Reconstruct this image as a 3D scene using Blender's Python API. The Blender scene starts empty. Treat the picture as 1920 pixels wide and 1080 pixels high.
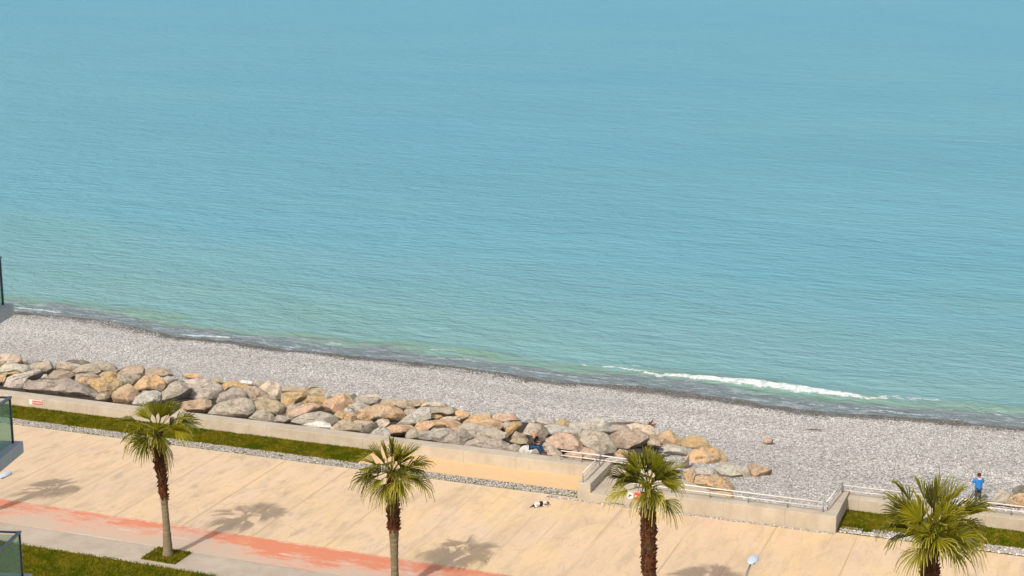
import bpy, bmesh, math, random
import numpy as np
from mathutils import Vector, Matrix, noise as mn

# ------------------------------------------------------------ camera, sky, sun, exposure
D = bpy.data; SC = bpy.context.scene; COL = SC.collection
F = 3000.0; TH = math.atan(676 / 3000.0); H = 29.0; AZ = math.radians(20.8)
ST, CT = math.sin(TH), math.cos(TH)
cam = D.cameras.new('camera'); cam.sensor_width = 36; cam.lens = F / 1920 * 36
cam.clip_start = 0.5; cam.clip_end = 20000
camo = D.objects.new('camera', cam); COL.objects.link(camo)
camo.location = (0, 0, H); camo.rotation_euler = (math.pi / 2 - TH, 0, 0)
SC.camera = camo
SUN_EL = math.radians(46)
CA, SA = math.cos(AZ), math.sin(AZ)
def W(a, c, z=0.0):                       # promenade coordinates (along, seaward) -> world
    return Vector((a * CA + c * SA, -a * SA + c * CA, z))
ld = W(1.05, 6.0); ld.normalize()         # horizontal direction the light travels
SUN_AZ_TO = math.atan2(-ld.x, -ld.y)      # azimuth of the sun from +Y, clockwise
w = D.worlds.new('World'); SC.world = w; w.use_nodes = True
nt = w.node_tree; nt.nodes.clear()
sky = nt.nodes.new('ShaderNodeTexSky'); sky.sky_type = 'NISHITA'; sky.sun_disc = False
sky.sun_elevation = SUN_EL; sky.sun_rotation = SUN_AZ_TO
sky.altitude = 20; sky.air_density = 1.0; sky.dust_density = 2.5; sky.ozone_density = 0.4
bg = nt.nodes.new('ShaderNodeBackground'); bg.inputs[1].default_value = 0.15
wo = nt.nodes.new('ShaderNodeOutputWorld')
wt = nt.nodes.new('ShaderNodeMix'); wt.data_type = 'RGBA'; wt.blend_type = 'MULTIPLY'; wt.inputs[0].default_value = 1.0
wt.inputs[7].default_value = (1.10, 1.0, 0.86, 1)      # white balance of a hazy spring sky
nt.links.new(sky.outputs[0], wt.inputs[6]); nt.links.new(wt.outputs[2], bg.inputs[0]); nt.links.new(bg.outputs[0], wo.inputs[0])
sl = D.lights.new('sun', 'SUN'); sl.energy = 2.3; sl.angle = math.radians(0.6); sl.color = (1.0, 0.965, 0.915)
so = D.objects.new('sun', sl); COL.objects.link(so)
ldir = Vector((ld.x * math.cos(SUN_EL), ld.y * math.cos(SUN_EL), -math.sin(SUN_EL)))
so.rotation_euler = ldir.to_track_quat('-Z', 'Y').to_euler(); so.location = (0, -20, 80)
SC.view_settings.view_transform = 'Standard'; SC.view_settings.look = 'None'
SC.view_settings.exposure = 0.60; SC.view_settings.gamma = 1.0
SC.cycles.max_bounces = 6; SC.cycles.transparent_max_bounces = 8
rnd = random.Random(7)
KEXP = 1.58                                # sunlit display value / albedo

# ------------------------------------------------------------ helpers
def tag(o, label=None, cat=None, group=None, kind=None):
    if label: o['label'] = label
    if cat: o['category'] = cat
    if group: o['group'] = group
    if kind: o['kind'] = kind
    return o
def link(name, me, mats=None, parent=None, promenade=False):
    o = D.objects.new(name, me); COL.objects.link(o)
    if mats:
        for m in (mats if isinstance(mats, (list, tuple)) else [mats]): me.materials.append(m)
    if parent: o.parent = parent
    if promenade: o.rotation_euler.z = -AZ
    return o
def empty(name, loc, rz=0.0):
    o = D.objects.new(name, None); COL.objects.link(o); o.location = loc; o.rotation_euler.z = rz
    o.empty_display_size = 0.3
    return o
def pyd(name, v, f, smooth=False):
    me = D.meshes.new(name); me.from_pydata([tuple(p) for p in v], [], f); me.update()
    if smooth:
        for p in me.polygons: p.use_smooth = True
    return me
def nmesh(name, verts, faces, nside, attrs=None, smooth=False):
    me = D.meshes.new(name); verts = np.asarray(verts, np.float32); faces = np.asarray(faces, np.int32)
    me.vertices.add(len(verts)); me.vertices.foreach_set('co', verts.ravel())
    me.loops.add(faces.size); me.loops.foreach_set('vertex_index', faces.ravel())
    me.polygons.add(len(faces)); me.polygons.foreach_set('loop_start', np.arange(0, faces.size, nside, dtype=np.int32))
    me.polygons.foreach_set('loop_total', np.full(len(faces), nside, np.int32))
    if smooth: me.polygons.foreach_set('use_smooth', np.ones(len(faces), bool))
    me.update(calc_edges=True); me.validate()
    for k, (t, arr) in (attrs or {}).items():
        at = me.attributes.new(k, t, 'POINT')
        if t == 'FLOAT': at.data.foreach_set('value', np.asarray(arr, np.float32).ravel())
        else: at.data.foreach_set('color', np.asarray(arr, np.float32).ravel())
    return me
def ray(px, py):
    X = px - 960.; Y = py - 540.
    return Vector((X, F * CT - Y * ST, -(F * ST + Y * CT)))
O = Vector((0, 0, H))
def P(px, py, z=0.0):
    d = ray(px, py); return O + d * ((z - H) / d.z)
def ac(p): return p.x * CA - p.y * SA, p.x * SA + p.y * CA
def PC(px, py, c):                         # point of a sight line at seaward distance c
    d = ray(px, py); k = d.x * SA + d.y * CA
    return O + d * (c / k)
def boxv(x0, x1, y0, y1, z0, z1):
    return [(x0, y0, z0), (x1, y0, z0), (x1, y1, z0), (x0, y1, z0), (x0, y0, z1), (x1, y0, z1), (x1, y1, z1), (x0, y1, z1)]
BF = [(0, 3, 2, 1), (4, 5, 6, 7), (0, 1, 5, 4), (1, 2, 6, 5), (2, 3, 7, 6), (3, 0, 4, 7)]
class MB:
    def __init__(s): s.v = []; s.f = []
    def add(s, v, f):
        n = len(s.v); s.v += [tuple(p) for p in v]; s.f += [tuple(i + n for i in q) for q in f]; return s
    def box(s, *a): return s.add(boxv(*a), BF)
    def tube(s, pts, r, n=8, cap=True):
        pts = [Vector(p) for p in pts]; rs = r if isinstance(r, (list, tuple)) else [r] * len(pts)
        rings = []; up = Vector((0, 0, 1)); last = None
        for i, p in enumerate(pts):
            t = (pts[min(i + 1, len(pts) - 1)] - pts[max(i - 1, 0)]).normalized()
            if last is None:
                a = t.cross(up)
                if a.length < .05: a = t.cross(Vector((0, 1, 0)))
                a.normalize()
            else:
                a = (last - t * last.dot(t)).normalized()
            last = a; b = t.cross(a)
            rings.append([p + (a * math.cos(2 * math.pi * k / n) + b * math.sin(2 * math.pi * k / n)) * rs[i] for k in range(n)])
        v = [q for R in rings for q in R]; f = []
        for i in range(len(pts) - 1):
            for k in range(n):
                f.append((i * n + k, i * n + (k + 1) % n, (i + 1) * n + (k + 1) % n, (i + 1) * n + k))
        if cap: f += [tuple(range(n))[::-1], tuple((len(pts) - 1) * n + k for k in range(n))]
        return s.add(v, f)
    def bar(s, p, q, wdt, hgt):
        p = Vector(p); q = Vector(q); t = (q - p).normalized(); up = Vector((0, 0, 1))
        a = t.cross(up)
        if a.length < .05: a = Vector((1, 0, 0))
        a.normalize(); b = a.cross(t)
        v = []
        for e in (p, q):
            for sa, sb in ((-1, -1), (1, -1), (1, 1), (-1, 1)): v.append(e + a * sa * wdt / 2 + b * sb * hgt / 2)
        return s.add(v, [(0, 1, 2, 3), (7, 6, 5, 4), (0, 4, 5, 1), (1, 5, 6, 2), (2, 6, 7, 3), (3, 7, 4, 0)])
    def build(s, name, mats, parent=None, promenade=False, smooth=False, bevel=0):
        o = link(name, pyd(name, s.v, s.f, smooth), mats, parent, promenade)
        if bevel:
            m = o.modifiers.new('bevel', 'BEVEL'); m.width = bevel; m.segments = 2; m.limit_method = 'ANGLE'
        return o

# ------------------------------------------------------------ materials
def lin(v):
    v /= 255.; return v / 12.92 if v <= .04045 else ((v + .055) / 1.055) ** 2.4
def alb(r, g, b, k=None):
    k = k or KEXP; return (min(lin(r) / k, .9), min(lin(g) / k, .9), min(lin(b) / k, .9), 1)
class NT:
    def __init__(s, name, rough=.8, spec=.3):
        s.m = D.materials.new(name); s.m.use_nodes = True; s.t = s.m.node_tree; s.t.nodes.clear()
        s.out = s.n('ShaderNodeOutputMaterial'); s.b = s.n('ShaderNodeBsdfPrincipled')
        s.l(s.b.outputs[0], s.out.inputs[0]); s.b.inputs['Roughness'].default_value = rough
        s.b.inputs['Specular IOR Level'].default_value = spec
        tc = s.n('ShaderNodeTexCoord'); s.obj = tc.outputs['Object']; s.gen = tc.outputs['Generated']
    def n(s, t, **k):
        x = s.t.nodes.new(t)
        for a, b in k.items(): setattr(x, a, b)
        return x
    def l(s, a, b): s.t.links.new(a, b)
    def map(s, scale=(1, 1, 1), rot=(0, 0, 0), loc=(0, 0, 0), src=None):
        m = s.n('ShaderNodeMapping'); m.inputs['Scale'].default_value = scale; m.inputs['Rotation'].default_value = rot
        m.inputs['Location'].default_value = loc; s.l(src or s.obj, m.inputs[0]); return m.outputs[0]
    def noise(s, scale, detail=3, rough=.55, vec=None, dist=0):
        x = s.n('ShaderNodeTexNoise'); x.inputs['Scale'].default_value = scale; x.inputs['Detail'].default_value = detail
        x.inputs['Roughness'].default_value = rough; x.inputs['Distortion'].default_value = dist
        s.l(vec or s.obj, x.inputs['Vector']); return x.outputs['Fac']
    def vor(s, scale, vec=None, feature='F1', out='Distance', rnd_=1.0):
        x = s.n('ShaderNodeTexVoronoi', feature=feature); x.inputs['Scale'].default_value = scale
        x.inputs['Randomness'].default_value = rnd_
        s.l(vec or s.obj, x.inputs['Vector']); return x.outputs[out]
    def ramp(s, fac, stops, interp='LINEAR'):
        r = s.n('ShaderNodeValToRGB'); r.color_ramp.interpolation = interp; e = r.color_ramp.elements
        while len(e) < len(stops): e.new(.5)
        for i, (p, c) in enumerate(stops):
            e[i].position = p; e[i].color = c if isinstance(c, (tuple, list)) else (c, c, c, 1)
        s.l(fac, r.inputs[0]); return r.outputs[0]
    def mix(s, fac, a, b, mode='MIX'):
        x = s.n('ShaderNodeMix', data_type='RGBA', blend_type=mode)
        for v, i in ((fac, 0), (a, 6), (b, 7)):
            if isinstance(v, (int, float)): x.inputs[i].default_value = v
            elif isinstance(v, tuple): x.inputs[i].default_value = v
            else: s.l(v, x.inputs[i])
        return x.outputs[2]
    def math(s, op, a, b=None, clamp=False):
        x = s.n('ShaderNodeMath', operation=op, use_clamp=clamp)
        for v, i in ((a, 0), (b, 1)):
            if v is None: continue
            if isinstance(v, (int, float)): x.inputs[i].default_value = v
            else: s.l(v, x.inputs[i])
        return x.outputs[0]
    def mr(s, v, a, b, c=0., d=1.):
        x = s.n('ShaderNodeMapRange'); x.inputs[1].default_value = a; x.inputs[2].default_value = b
        x.inputs[3].default_value = c; x.inputs[4].default_value = d; s.l(v, x.inputs[0]); return x.outputs[0]
    def xyz(s, v=None):
        x = s.n('ShaderNodeSeparateXYZ'); s.l(v or s.obj, x.inputs[0]); return x.outputs
    def attr(s, name, out='Fac'):
        x = s.n('ShaderNodeAttribute', attribute_name=name); return x.outputs[out]
    def bump(s, h, strength=.5, dist=.02, prev=None):
        x = s.n('ShaderNodeBump'); x.inputs['Strength'].default_value = strength; x.inputs['Distance'].default_value = dist
        s.l(h, x.inputs['Height'])
        if prev: s.l(prev, x.inputs['Normal'])
        s.l(x.outputs[0], s.b.inputs['Normal']); return x.outputs[0]
    def color(s, c):
        if isinstance(c, tuple): s.b.inputs['Base Color'].default_value = c
        else: s.l(c, s.b.inputs['Base Color'])
    def rand(s): return s.n('ShaderNodeObjectInfo').outputs['Random']

def m_plain(name, c, rough=.6, spec=.3, metal=0, var=.12, scale=6):
    t = NT(name, rough, spec); n = t.noise(scale, 4)
    t.color(t.mix(t.mr(n, .3, .7), tuple(x * (1 - var) for x in c[:3]) + (1,), tuple(min(1, x * (1 + var)) for x in c[:3]) + (1,)))
    t.b.inputs['Metallic'].default_value = metal; return t.m

def m_promenade():
    t = NT('stamped_concrete', .85, .2); x, y, z = t.xyz()
    yel = alb(250, 216, 166); pale = alb(244, 214, 180); org = alb(254, 213, 156); gry = alb(204, 180, 150)
    big = t.noise(.07, 3, .6, t.map((1, .7, 1)))
    mid = t.noise(.55, 4, .6, t.map((1, .45, 1), (0, 0, .3)))
    c = t.mix(t.mr(mid, .38, .62), yel, pale)
    # slabs cast at different times keep slightly different tints; the left half is more worn
    panel = t.n('ShaderNodeTexWhiteNoise', noise_dimensions='1D'); t.l(t.math('FLOOR', t.math('DIVIDE', t.math('ADD', x, 22.2), 12.0)), panel.inputs['W'])
    c = t.mix(t.math('MULTIPLY', panel.outputs[0], .45), c, org)
    left = t.mr(x, -30, -44)
    c = t.mix(t.math('MULTIPLY', left, t.mr(big, .35, .6)), c, alb(235, 206, 172))
    worn = t.math('MULTIPLY', t.mr(t.noise(.9, 6, .7, t.map((1.2, .5, 1), (0, 0, -.25))), .52, .7), t.mr(x, -20, -38, .18, .95))
    c = t.mix(worn, c, gry)
    old = t.math('MULTIPLY', t.mr(x, -22.25, -22.1), t.mr(x, -17, -14, 1, 0))
    c = t.mix(t.math('MULTIPLY', old, .5), c, alb(242, 212, 178))
    # stains near the yellow right side
    c = t.mix(t.mr(t.noise(1.6, 5, .7), .6, .75, 0, .35), c, alb(255, 222, 160))
    # stamped flagstone grooves
    wv = t.map((1.25, .7, 1)); nz = t.n('ShaderNodeTexNoise'); nz.inputs['Scale'].default_value = .8; nz.inputs['Detail'].default_value = 4; t.l(t.obj, nz.inputs[0])
    vm = t.n('ShaderNodeVectorMath', operation='MULTIPLY_ADD'); t.l(nz.outputs['Color'], vm.inputs[0]); vm.inputs[1].default_value = (.55, .55, 0); t.l(wv, vm.inputs[2])
    g = t.vor(.62, vm.outputs[0], 'DISTANCE_TO_EDGE')
    gv = t.noise(.5, 2, .5, t.map((1, 1, 1), loc=(9, 3, 0)))
    groove = t.math('MULTIPLY', t.mr(g, 0, .05, 1, 0), t.mr(gv, .5, .68, 0, .4))
    c = t.mix(t.mr(t.noise(3.2, 6, .8), .5, .72, 0, .30), c, gry)
    c = t.mix(t.mr(t.noise(.28, 4, .65, t.map((1, .6, 1), loc=(11, 2, 0))), .5, .64, 0, .38), c, alb(226, 196, 164))
    # long joints across the promenade
    def joint(period, off, wd):
        d = t.math('ABSOLUTE', t.math('SUBTRACT', t.math('FRACT', t.math('DIVIDE', t.math('ADD', x, off), period)), .5))
        return t.mr(d, 0, wd / period, 1, 0)
    jn = t.math('MULTIPLY', joint(3.95, 22.2 + 1.975, .075), t.mr(t.noise(.35, 2, .5, t.map((1, .4, 1))), .35, .55, .15, .8))
    j2 = t.math('MULTIPLY', joint(1.32, .3, .06), t.mr(t.noise(.5, 3, .6, t.map((1, .35, 1), loc=(5, 7, 0))), .46, .6, 0, .5))
    j3 = t.math('MULTIPLY', t.math('LESS_THAN', t.math('ABSOLUTE', t.math('SUBTRACT', t.noise(.9, 3, .5, t.map((1, .16, 1), (0, 0, -.06))), .5)), .004), .3)
    j2 = t.math('MAXIMUM', j2, j3)
    lines = t.math('MAXIMUM', t.math('MAXIMUM', jn, j2), groove)
    c = t.mix(t.math('MULTIPLY', lines, .62), c, alb(158, 134, 104))
    sm = t.mr(t.noise(.7, 5, .7, t.map((1.6, .35, 1), (0, 0, -.1), (2, 5, 0))), .48, .68, 0, .55); c = t.mix(sm, c, gry)
    t.color(c)
    fine = t.noise(14, 4, .7)
    b1 = t.bump(fine, .35, .01)
    inv = t.math('SUBTRACT', 1., lines); t.bump(inv, .5, .012, b1)
    return t.m
def m_concrete(name, base, dark, sc=1., joints=False):
    t = NT(name, .9, .2)
    n = t.noise(.7 * sc, 5, .65); n2 = t.noise(7 * sc, 4, .7)
    c = t.mix(t.mr(n, .35, .65), base, dark)
    streak = t.noise(2.2, 3, .5, t.map((1, 1, .12)))
    c = t.mix(t.mr(streak, .55, .8, 0, .35), c, tuple(v * .72 for v in dark[:3]) + (1,))
    c = t.mix(t.mr(n2, .3, .75, 0, .25), c, tuple(min(1, v * 1.15) for v in base[:3]) + (1,))
    if joints:
        x, y, z = t.xyz(); d = t.math('ABSOLUTE', t.math('SUBTRACT', t.math('FRACT', t.math('DIVIDE', x, 3.1)), .5))
        c = t.mix(t.mr(d, .003, .010, .35, 0), c, tuple(v * .55 for v in dark[:3]) + (1,))
        blot = t.mr(t.noise(.9, 5, .7, t.map((1, 1, .4), loc=(4, 4, 0))), .52, .68, 0, .4); c = t.mix(blot, c, tuple(v * .78 for v in dark[:3]) + (1,))
    t.color(c); t.bump(n2, .3, .008); return t.m
def m_lane():
    t = NT('worn_red_paint', .85, .2); x, y, z = t.xyz()
    red = alb(234, 144, 106); pink = alb(230, 186, 160); gry = alb(216, 192, 168); org = alb(244, 176, 112)
    n = t.noise(1.1, 9, .80, t.map((.5, 1.3, 1), (0, 0, .05))); big = t.noise(.16, 2, .5, t.map((1, .6, 1), loc=(0, 0, 0)))
    # paint holds best on the seaward side; mostly gone on the landward side
    hold = t.math('ADD', t.math('ADD', t.mr(y, 61.5, 64.0, -.17, .08), t.mr(x, -52, -36, .0, .07)), t.math('ADD', n, t.mr(big, .3, .7, -.1, .1)))
    c = t.mix(t.mr(hold, .38, .50), gry, pink)
    c = t.mix(t.mr(hold, .50, .60, 0, .95), c, red)
    c = t.mix(t.mr(t.noise(.35, 3, .6), .62, .7, 0, .5), c, org)
    c = t.mix(t.mr(t.noise(9, 4, .8), .5, .7, 0, .35), c, gry)
    def stripe(y0, wd): return t.mr(t.math('ABSOLUTE', t.math('SUBTRACT', y, y0)), wd * .6, wd, 1, 0)
    wear = t.math('MULTIPLY', t.mr(t.noise(2.4, 5, .7), .42, .6), t.mr(t.noise(.22, 2, .5), .42, .55, .15, .85))
    fr = t.math('FRACT', t.math('DIVIDE', t.math('ADD', x, 41.7), 3.0))
    dash = t.math('MULTIPLY', stripe(62.78, .055), t.math('LESS_THAN', fr, .36))
    ln = t.math('MAXIMUM', dash, t.math('MAXIMUM', stripe(64.1, .06), t.math('MULTIPLY', stripe(61.5, .07), .7)))
    c = t.mix(t.math('MULTIPLY', ln, wear), c, alb(250, 226, 206))
    t.color(c); t.bump(t.noise(12, 4, .7), .3, .01); return t.m
def m_grass_ground():
    t = NT('turf_soil', .95, .0); n = t.noise(1.2, 5, .7)
    t.color(t.mix(t.mr(n, .35, .65), (.075, .08, .004, 1), (.13, .115, .01, 1))); t.bump(t.noise(30, 3), .6, .03); return t.m
def m_blade():
    t = NT('grass_blades', .8, .0)
    n = t.noise(.8, 4, .65, t.map((1, 1, 0))); n2 = t.noise(3.5, 4, .7, t.map((1, 1, 0), loc=(3, 8, 0)))
    c = t.mix(t.mr(n, .42, .58), (.095, .108, .004, 1), (.185, .155, .007, 1))
    c = t.mix(t.mr(n2, .5, .64, 0, .85), c, (.30, .245, .05, 1))
    c = t.mix(t.mr(t.noise(.5, 3, .6, t.map((1, 1, 0), loc=(30, 2, 0))), .52, .62, 0, .9), c, (.055, .10, .003, 1))
    t.color(c)
    tr = t.n('ShaderNodeBsdfTranslucent'); t.l(c, tr.inputs[0])
    mx = t.n('ShaderNodeMixShader'); mx.inputs[0].default_value = .25; t.l(t.b.outputs[0], mx.inputs[1]); t.l(tr.outputs[0], mx.inputs[2]); t.l(mx.outputs[0], t.out.inputs[0])
    return t.m
def m_frond():
    t = NT('palm_leaf', .45, .25)
    v = t.attr('tone')
    c = t.ramp(v, [(0, (.045, .048, .003, 1)), (.35, (.145, .138, .005, 1)), (.74, (.265, .238, .010, 1)), (1, (.50, .42, .12, 1))])
    t.color(c)
    tr = t.n('ShaderNodeBsdfTranslucent'); t.l(c, tr.inputs[0])
    mx = t.n('ShaderNodeMixShader'); mx.inputs[0].default_value = .34; t.l(t.b.outputs[0], mx.inputs[1]); t.l(tr.outputs[0], mx.inputs[2]); t.l(mx.outputs[0], t.out.inputs[0])
    return t.m
def m_trunk(smooth):
    t = NT('palm_bark_smooth' if smooth else 'palm_fibre', .9, .15)
    if smooth:
        rings = t.noise(9, 3, .6, t.map((.3, .3, 1.4))); c = t.mix(t.mr(rings, .35, .65), alb(136, 122, 94), alb(166, 148, 118))
        c = t.mix(t.mr(t.noise(3, 3), .5, .8, 0, .5), c, alb(122, 118, 72))
        t.bump(rings, .6, .02)
    else:
        n = t.noise(10, 4, .7, t.map((1, 1, .4))); c = t.mix(t.mr(n, .35, .65), alb(70, 44, 30), alb(120, 86, 60)); t.bump(n, .8, .04)
        c = t.mix(t.mr(t.noise(1.1, 2), .5, .6, 0, .6), c, alb(120, 62, 36))
    t.color(c); return t.m
def m_rock(base, patch):
    t = NT('boulder_stone', .88, .2); r = t.rand()
    off = t.n('ShaderNodeCombineXYZ'); t.l(t.math('MULTIPLY', r, 60.), off.inputs[0]); t.l(t.math('MULTIPLY', r, 31.), off.inputs[2])
    va = t.n('ShaderNodeVectorMath', operation='ADD'); t.l(t.obj, va.inputs[0]); t.l(off.outputs[0], va.inputs[1]); v = va.outputs[0]
    n = t.noise(1.3, 5, .65, v, .6); n2 = t.noise(6.5, 6, .8, v); n3 = t.noise(.9, 3, .5, t.map((1, 1, 2.5), (.4, .3, 0), src=v))
    c = t.mix(t.mr(n, .40, .60), base, patch)
    c = t.mix(t.mr(n2, .5, .66, 0, .55), c, tuple(x * .68 for x in base[:3]) + (1,))
    c = t.mix(t.mr(n2, .5, .34, 0, .7), c, tuple(min(.85, x * 1.35) for x in base[:3]) + (1,))
    c = t.mix(t.mr(n3, .6, .7, 0, .35), c, alb(120, 116, 104))
    cr = t.mr(t.math('ABSOLUTE', t.math('SUBTRACT', t.noise(1.1, 4, .6, t.map((1, 1, 1.8), (.5, .2, .3), src=v), 1.2), .5)), 0, .012, .6, 0)
    c = t.mix(cr, c, alb(86, 76, 62)); c = t.mix(t.mr(t.noise(2.6, 5, .75, v), .56, .66, 0, .28), c, alb(134, 122, 104))
    t.color(c); b1 = t.bump(n2, 1., .10); b2 = t.bump(t.noise(16, 4, .7, v), .8, .03, b1); t.bump(t.math('SUBTRACT', 1., cr), .8, .05, b2); return t.m
def m_beach():
    t = NT('beach_shingle', .8, .3); off = t.attr('offshore')
    n = t.noise(9, 4, .8); v = t.vor(9, out='Color'); sv = t.n('ShaderNodeSeparateColor'); t.l(v, sv.inputs[0])
    dry = t.ramp(sv.outputs[0], [(0, alb(132, 126, 116)), (.35, alb(172, 166, 158)), (.75, alb(214, 208, 198)), (1, alb(242, 237, 229))])
    patch = t.noise(.16, 4, .6, t.map((.35, 1, 1)))
    dry = t.mix(t.mr(patch, .45, .62, 0, .4), dry, alb(176, 172, 166))
    wn = t.math('ADD', off, t.mr(t.noise(.45, 4, .7), .3, .7, -.8, .8))
    wet = t.mr(wn, -2.7, -1.7)
    c = t.mix(t.math('MULTIPLY', wet, .85), dry, alb(72, 66, 56))
    t.color(c); t.bump(t.vor(9), .8, .04); return t.m
def m_pebble(name, dark, lo, mid, hi):
    t = NT(name, .7, .35); tone = t.attr('tone'); wet = t.attr('wet')
    c = t.ramp(tone, [(0, dark), (.3, lo), (.68, mid), (.9, hi), (1, alb(250, 247, 240))])
    c = t.mix(t.math('MULTIPLY', wet, .82), c, alb(70, 63, 54))
    t.color(c); return t.m
def m_sea():
    t = NT('sea_water', .3, .08); off = t.attr('offshore'); foam = t.attr('foam'); x, y, z = t.xyz()
    t.b.inputs['IOR'].default_value = 1.33
    deep = (.092, .268, .362, 1); turq = (.132, .308, .348, 1); green = (.176, .308, .300, 1)
    olive = (.16, .235, .145, 1); wash = (.15, .175, .19, 1)
    big = t.noise(.012, 4, .55, t.map((.6, 1, 1), (0, 0, .2))); pat = t.noise(.09, 4, .6, t.map((.35, 1, 1), (0, 0, .08)))
    o2 = t.math('ADD', off, t.mr(pat, .3, .7, -3.5, 3.5))
    o3 = t.math('ADD', off, t.mr(t.noise(.5, 4, .6, t.map((.4, 1, 1))), 0.3, .7, -1.5, 1.5))
    c = t.mix(t.mr(big, .3, .75, .15, .8), turq, deep)
    far = t.mr(off, 40, 420)
    c = t.mix(t.math('MULTIPLY', far, .6), c, deep)
    c = t.mix(t.mr(o2, 40, 6, 0, .75), c, green)
    gp = t.math('MULTIPLY', t.mr(t.noise(.045, 4, .6, t.map((.3, 1, 1), (0, 0, .1), (4, 9, 0))), .5, .66), t.mr(off, 70, 12, 0, .28))
    c = t.mix(gp, c, (.150, .275, .185, 1))
    c = t.mix(t.mr(o3, 5.5, 3.2, 0, .6), c, olive)
    c = t.mix(t.mr(o3, 2.9, 2.0, 0, .85), c, wash)
    # lace of old foam on the wash
    lace = t.math('MULTIPLY', t.mr(t.noise(1.5, 7, .78, t.map((.55, 1.2, 1), (0, 0, .1))), .5, .68), t.mr(off, 3.6, 1.6))
    c = t.mix(t.math('MULTIPLY', lace, .6), c, (.5, .55, .6, 1))
    spk = t.math('MULTIPLY', t.mr(t.noise(7, 3, .8), .5, .7), t.mr(o3, 2.6, .8)); c = t.mix(t.math('MULTIPLY', spk, .7), c, (.055, .055, .055, 1))
    fm = t.mr(t.math('ADD', foam, t.mr(t.noise(2.2, 8, .8, t.map((.6, 1, 1))), .25, .75, -.62, .55)), .42, .60)
    c = t.mix(fm, c, t.mix(t.mr(t.noise(3.5, 5, .8), .42, .62), (.62, .63, .61, 1), (.34, .42, .42, 1)))
    t.color(c)
    rg = t.n('ShaderNodeMix', data_type='FLOAT'); t.l(fm, rg.inputs[0]); rg.inputs[2].default_value = .14; rg.inputs[3].default_value = .9; t.l(rg.outputs[0], t.b.inputs['Roughness'])
    w1 = t.noise(1.15, 5, .62, t.map((.42, 1, 1), (0, 0, .3))); w2 = t.noise(3.2, 4, .65, t.map((.5, 1, 1), (0, 0, -.12)))
    w0 = t.noise(.22, 4, .6, t.map((.5, 1, 1), (0, 0, .45)))
    gust = t.noise(.03, 3, .6, t.map((.5, 1, 1)))
    b0 = t.bump(w0, 1., .75); b1 = t.bump(w1, 1., .42, b0)
    amp = t.math('MULTIPLY', w2, t.mr(gust, .35, .65, .5, 1.2)); b2 = t.bump(amp, 1., .16, b1)
    nb = t.bump(t.math('MULTIPLY', fm, t.noise(5, 4, .8)), .5, .12, b2)
    # rippled water: the mean slope of the wavelets limits how much sky the sea mirrors at low angles
    t.b.inputs['Specular IOR Level'].default_value = 0.0; t.b.inputs['Roughness'].default_value = 1.0
    for q in list(t.b.inputs['Roughness'].links): t.t.links.remove(q)
    gl = t.n('ShaderNodeBsdfGlossy'); gl.inputs['Roughness'].default_value = .22; t.l(nb, gl.inputs['Normal'])
    lw = t.n('ShaderNodeFresnel'); lw.inputs['IOR'].default_value = 1.33; t.l(nb, lw.inputs['Normal'])
    fc = t.math('MULTIPLY', t.mr(lw.outputs[0], .02, .6, .02, .17), t.math('SUBTRACT', 1., fm))
    mx = t.n('ShaderNodeMixShader'); t.l(fc, mx.inputs[0]); t.l(t.b.outputs[0], mx.inputs[1]); t.l(gl.outputs[0], mx.inputs[2]); t.l(mx.outputs[0], t.out.inputs[0])
    return t.m
def m_glass():
    t = NT('green_glass', .05, .5); t.b.inputs['Base Color'].default_value = (.62, .8, .74, 1)
    tp = t.n('ShaderNodeBsdfTransparent'); tp.inputs[0].default_value = (.80, .90, .84, 1)
    mx = t.n('ShaderNodeMixShader'); mx.inputs[0].default_value = .10; t.l(tp.outputs[0], mx.inputs[1]); t.l(t.b.outputs[0], mx.inputs[2]); t.l(mx.outputs[0], t.out.inputs[0])
    return t.m

M = {}
M['prom'] = m_promenade(); M['lane'] = m_lane()
M['path'] = m_concrete('path_concrete', alb(206, 192, 172), alb(186, 171, 152), 1)
M['wall'] = m_concrete('wall_concrete', alb(216, 202, 180), alb(196, 181, 158), 1, joints=True)
M['terrace'] = m_concrete('yellow_screed', alb(244, 206, 156), alb(242, 201, 150), 1)
M['kerb'] = m_concrete('kerb_concrete', alb(222, 212, 186), alb(200, 188, 160), 1)
M['slab'] = m_concrete('balcony_concrete', (.44, .45, .46, 1), (.34, .35, .36, 1), 1)
M['render'] = m_concrete('facade_render', (.6, .58, .54, 1), (.5, .48, .45, 1), .4)
M['turf'] = m_grass_ground(); M['blade'] = m_blade(); M['frond'] = m_frond()
M['bark'] = m_trunk(True); M['fibre'] = m_trunk(False)
M['petiole'] = m_plain('petiole', alb(176, 166, 84), .5, .4)
M['beach'] = m_beach(); M['sea'] = m_sea(); M['glass'] = m_glass()
M['pebble'] = m_pebble('pebbles', alb(124, 122, 116), alb(180, 177, 171), alb(216, 214, 208), alb(246, 244, 239))
M['gravel'] = m_pebble('strip_gravel', alb(134, 126, 116), alb(172, 162, 150), alb(202, 192, 180), alb(230, 221, 209))
M['rail'] = m_plain('white_rail_paint', alb(250, 240, 228), .4, .5)
M['post'] = m_plain('grey_post_metal', alb(150, 146, 142), .5, .5)
M['dark'] = m_plain('dark_metal', (.035, .045, .055, 1), .35, .5, .3)
M['railgrey'] = m_plain('grey_handrail', (.12, .145, .17, 1), .35, .5, .4)
M['lamp'] = m_plain('lamp_housing', alb(214, 224, 232), .35, .5)
M['lampdark'] = m_plain('lamp_underside', (.04, .05, .06, 1), .4, .5)
M['bed'] = m_plain('rubble_soil_gap_shade', (.05, .044, .037, 1), .95, .1, 0, .4, 3)  # soil coloured near black: paints in the shade of the gaps between boulders
M['wood'] = m_plain('driftwood_grey', alb(136, 112, 92), .9, .1, 0, .3, 8)
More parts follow.
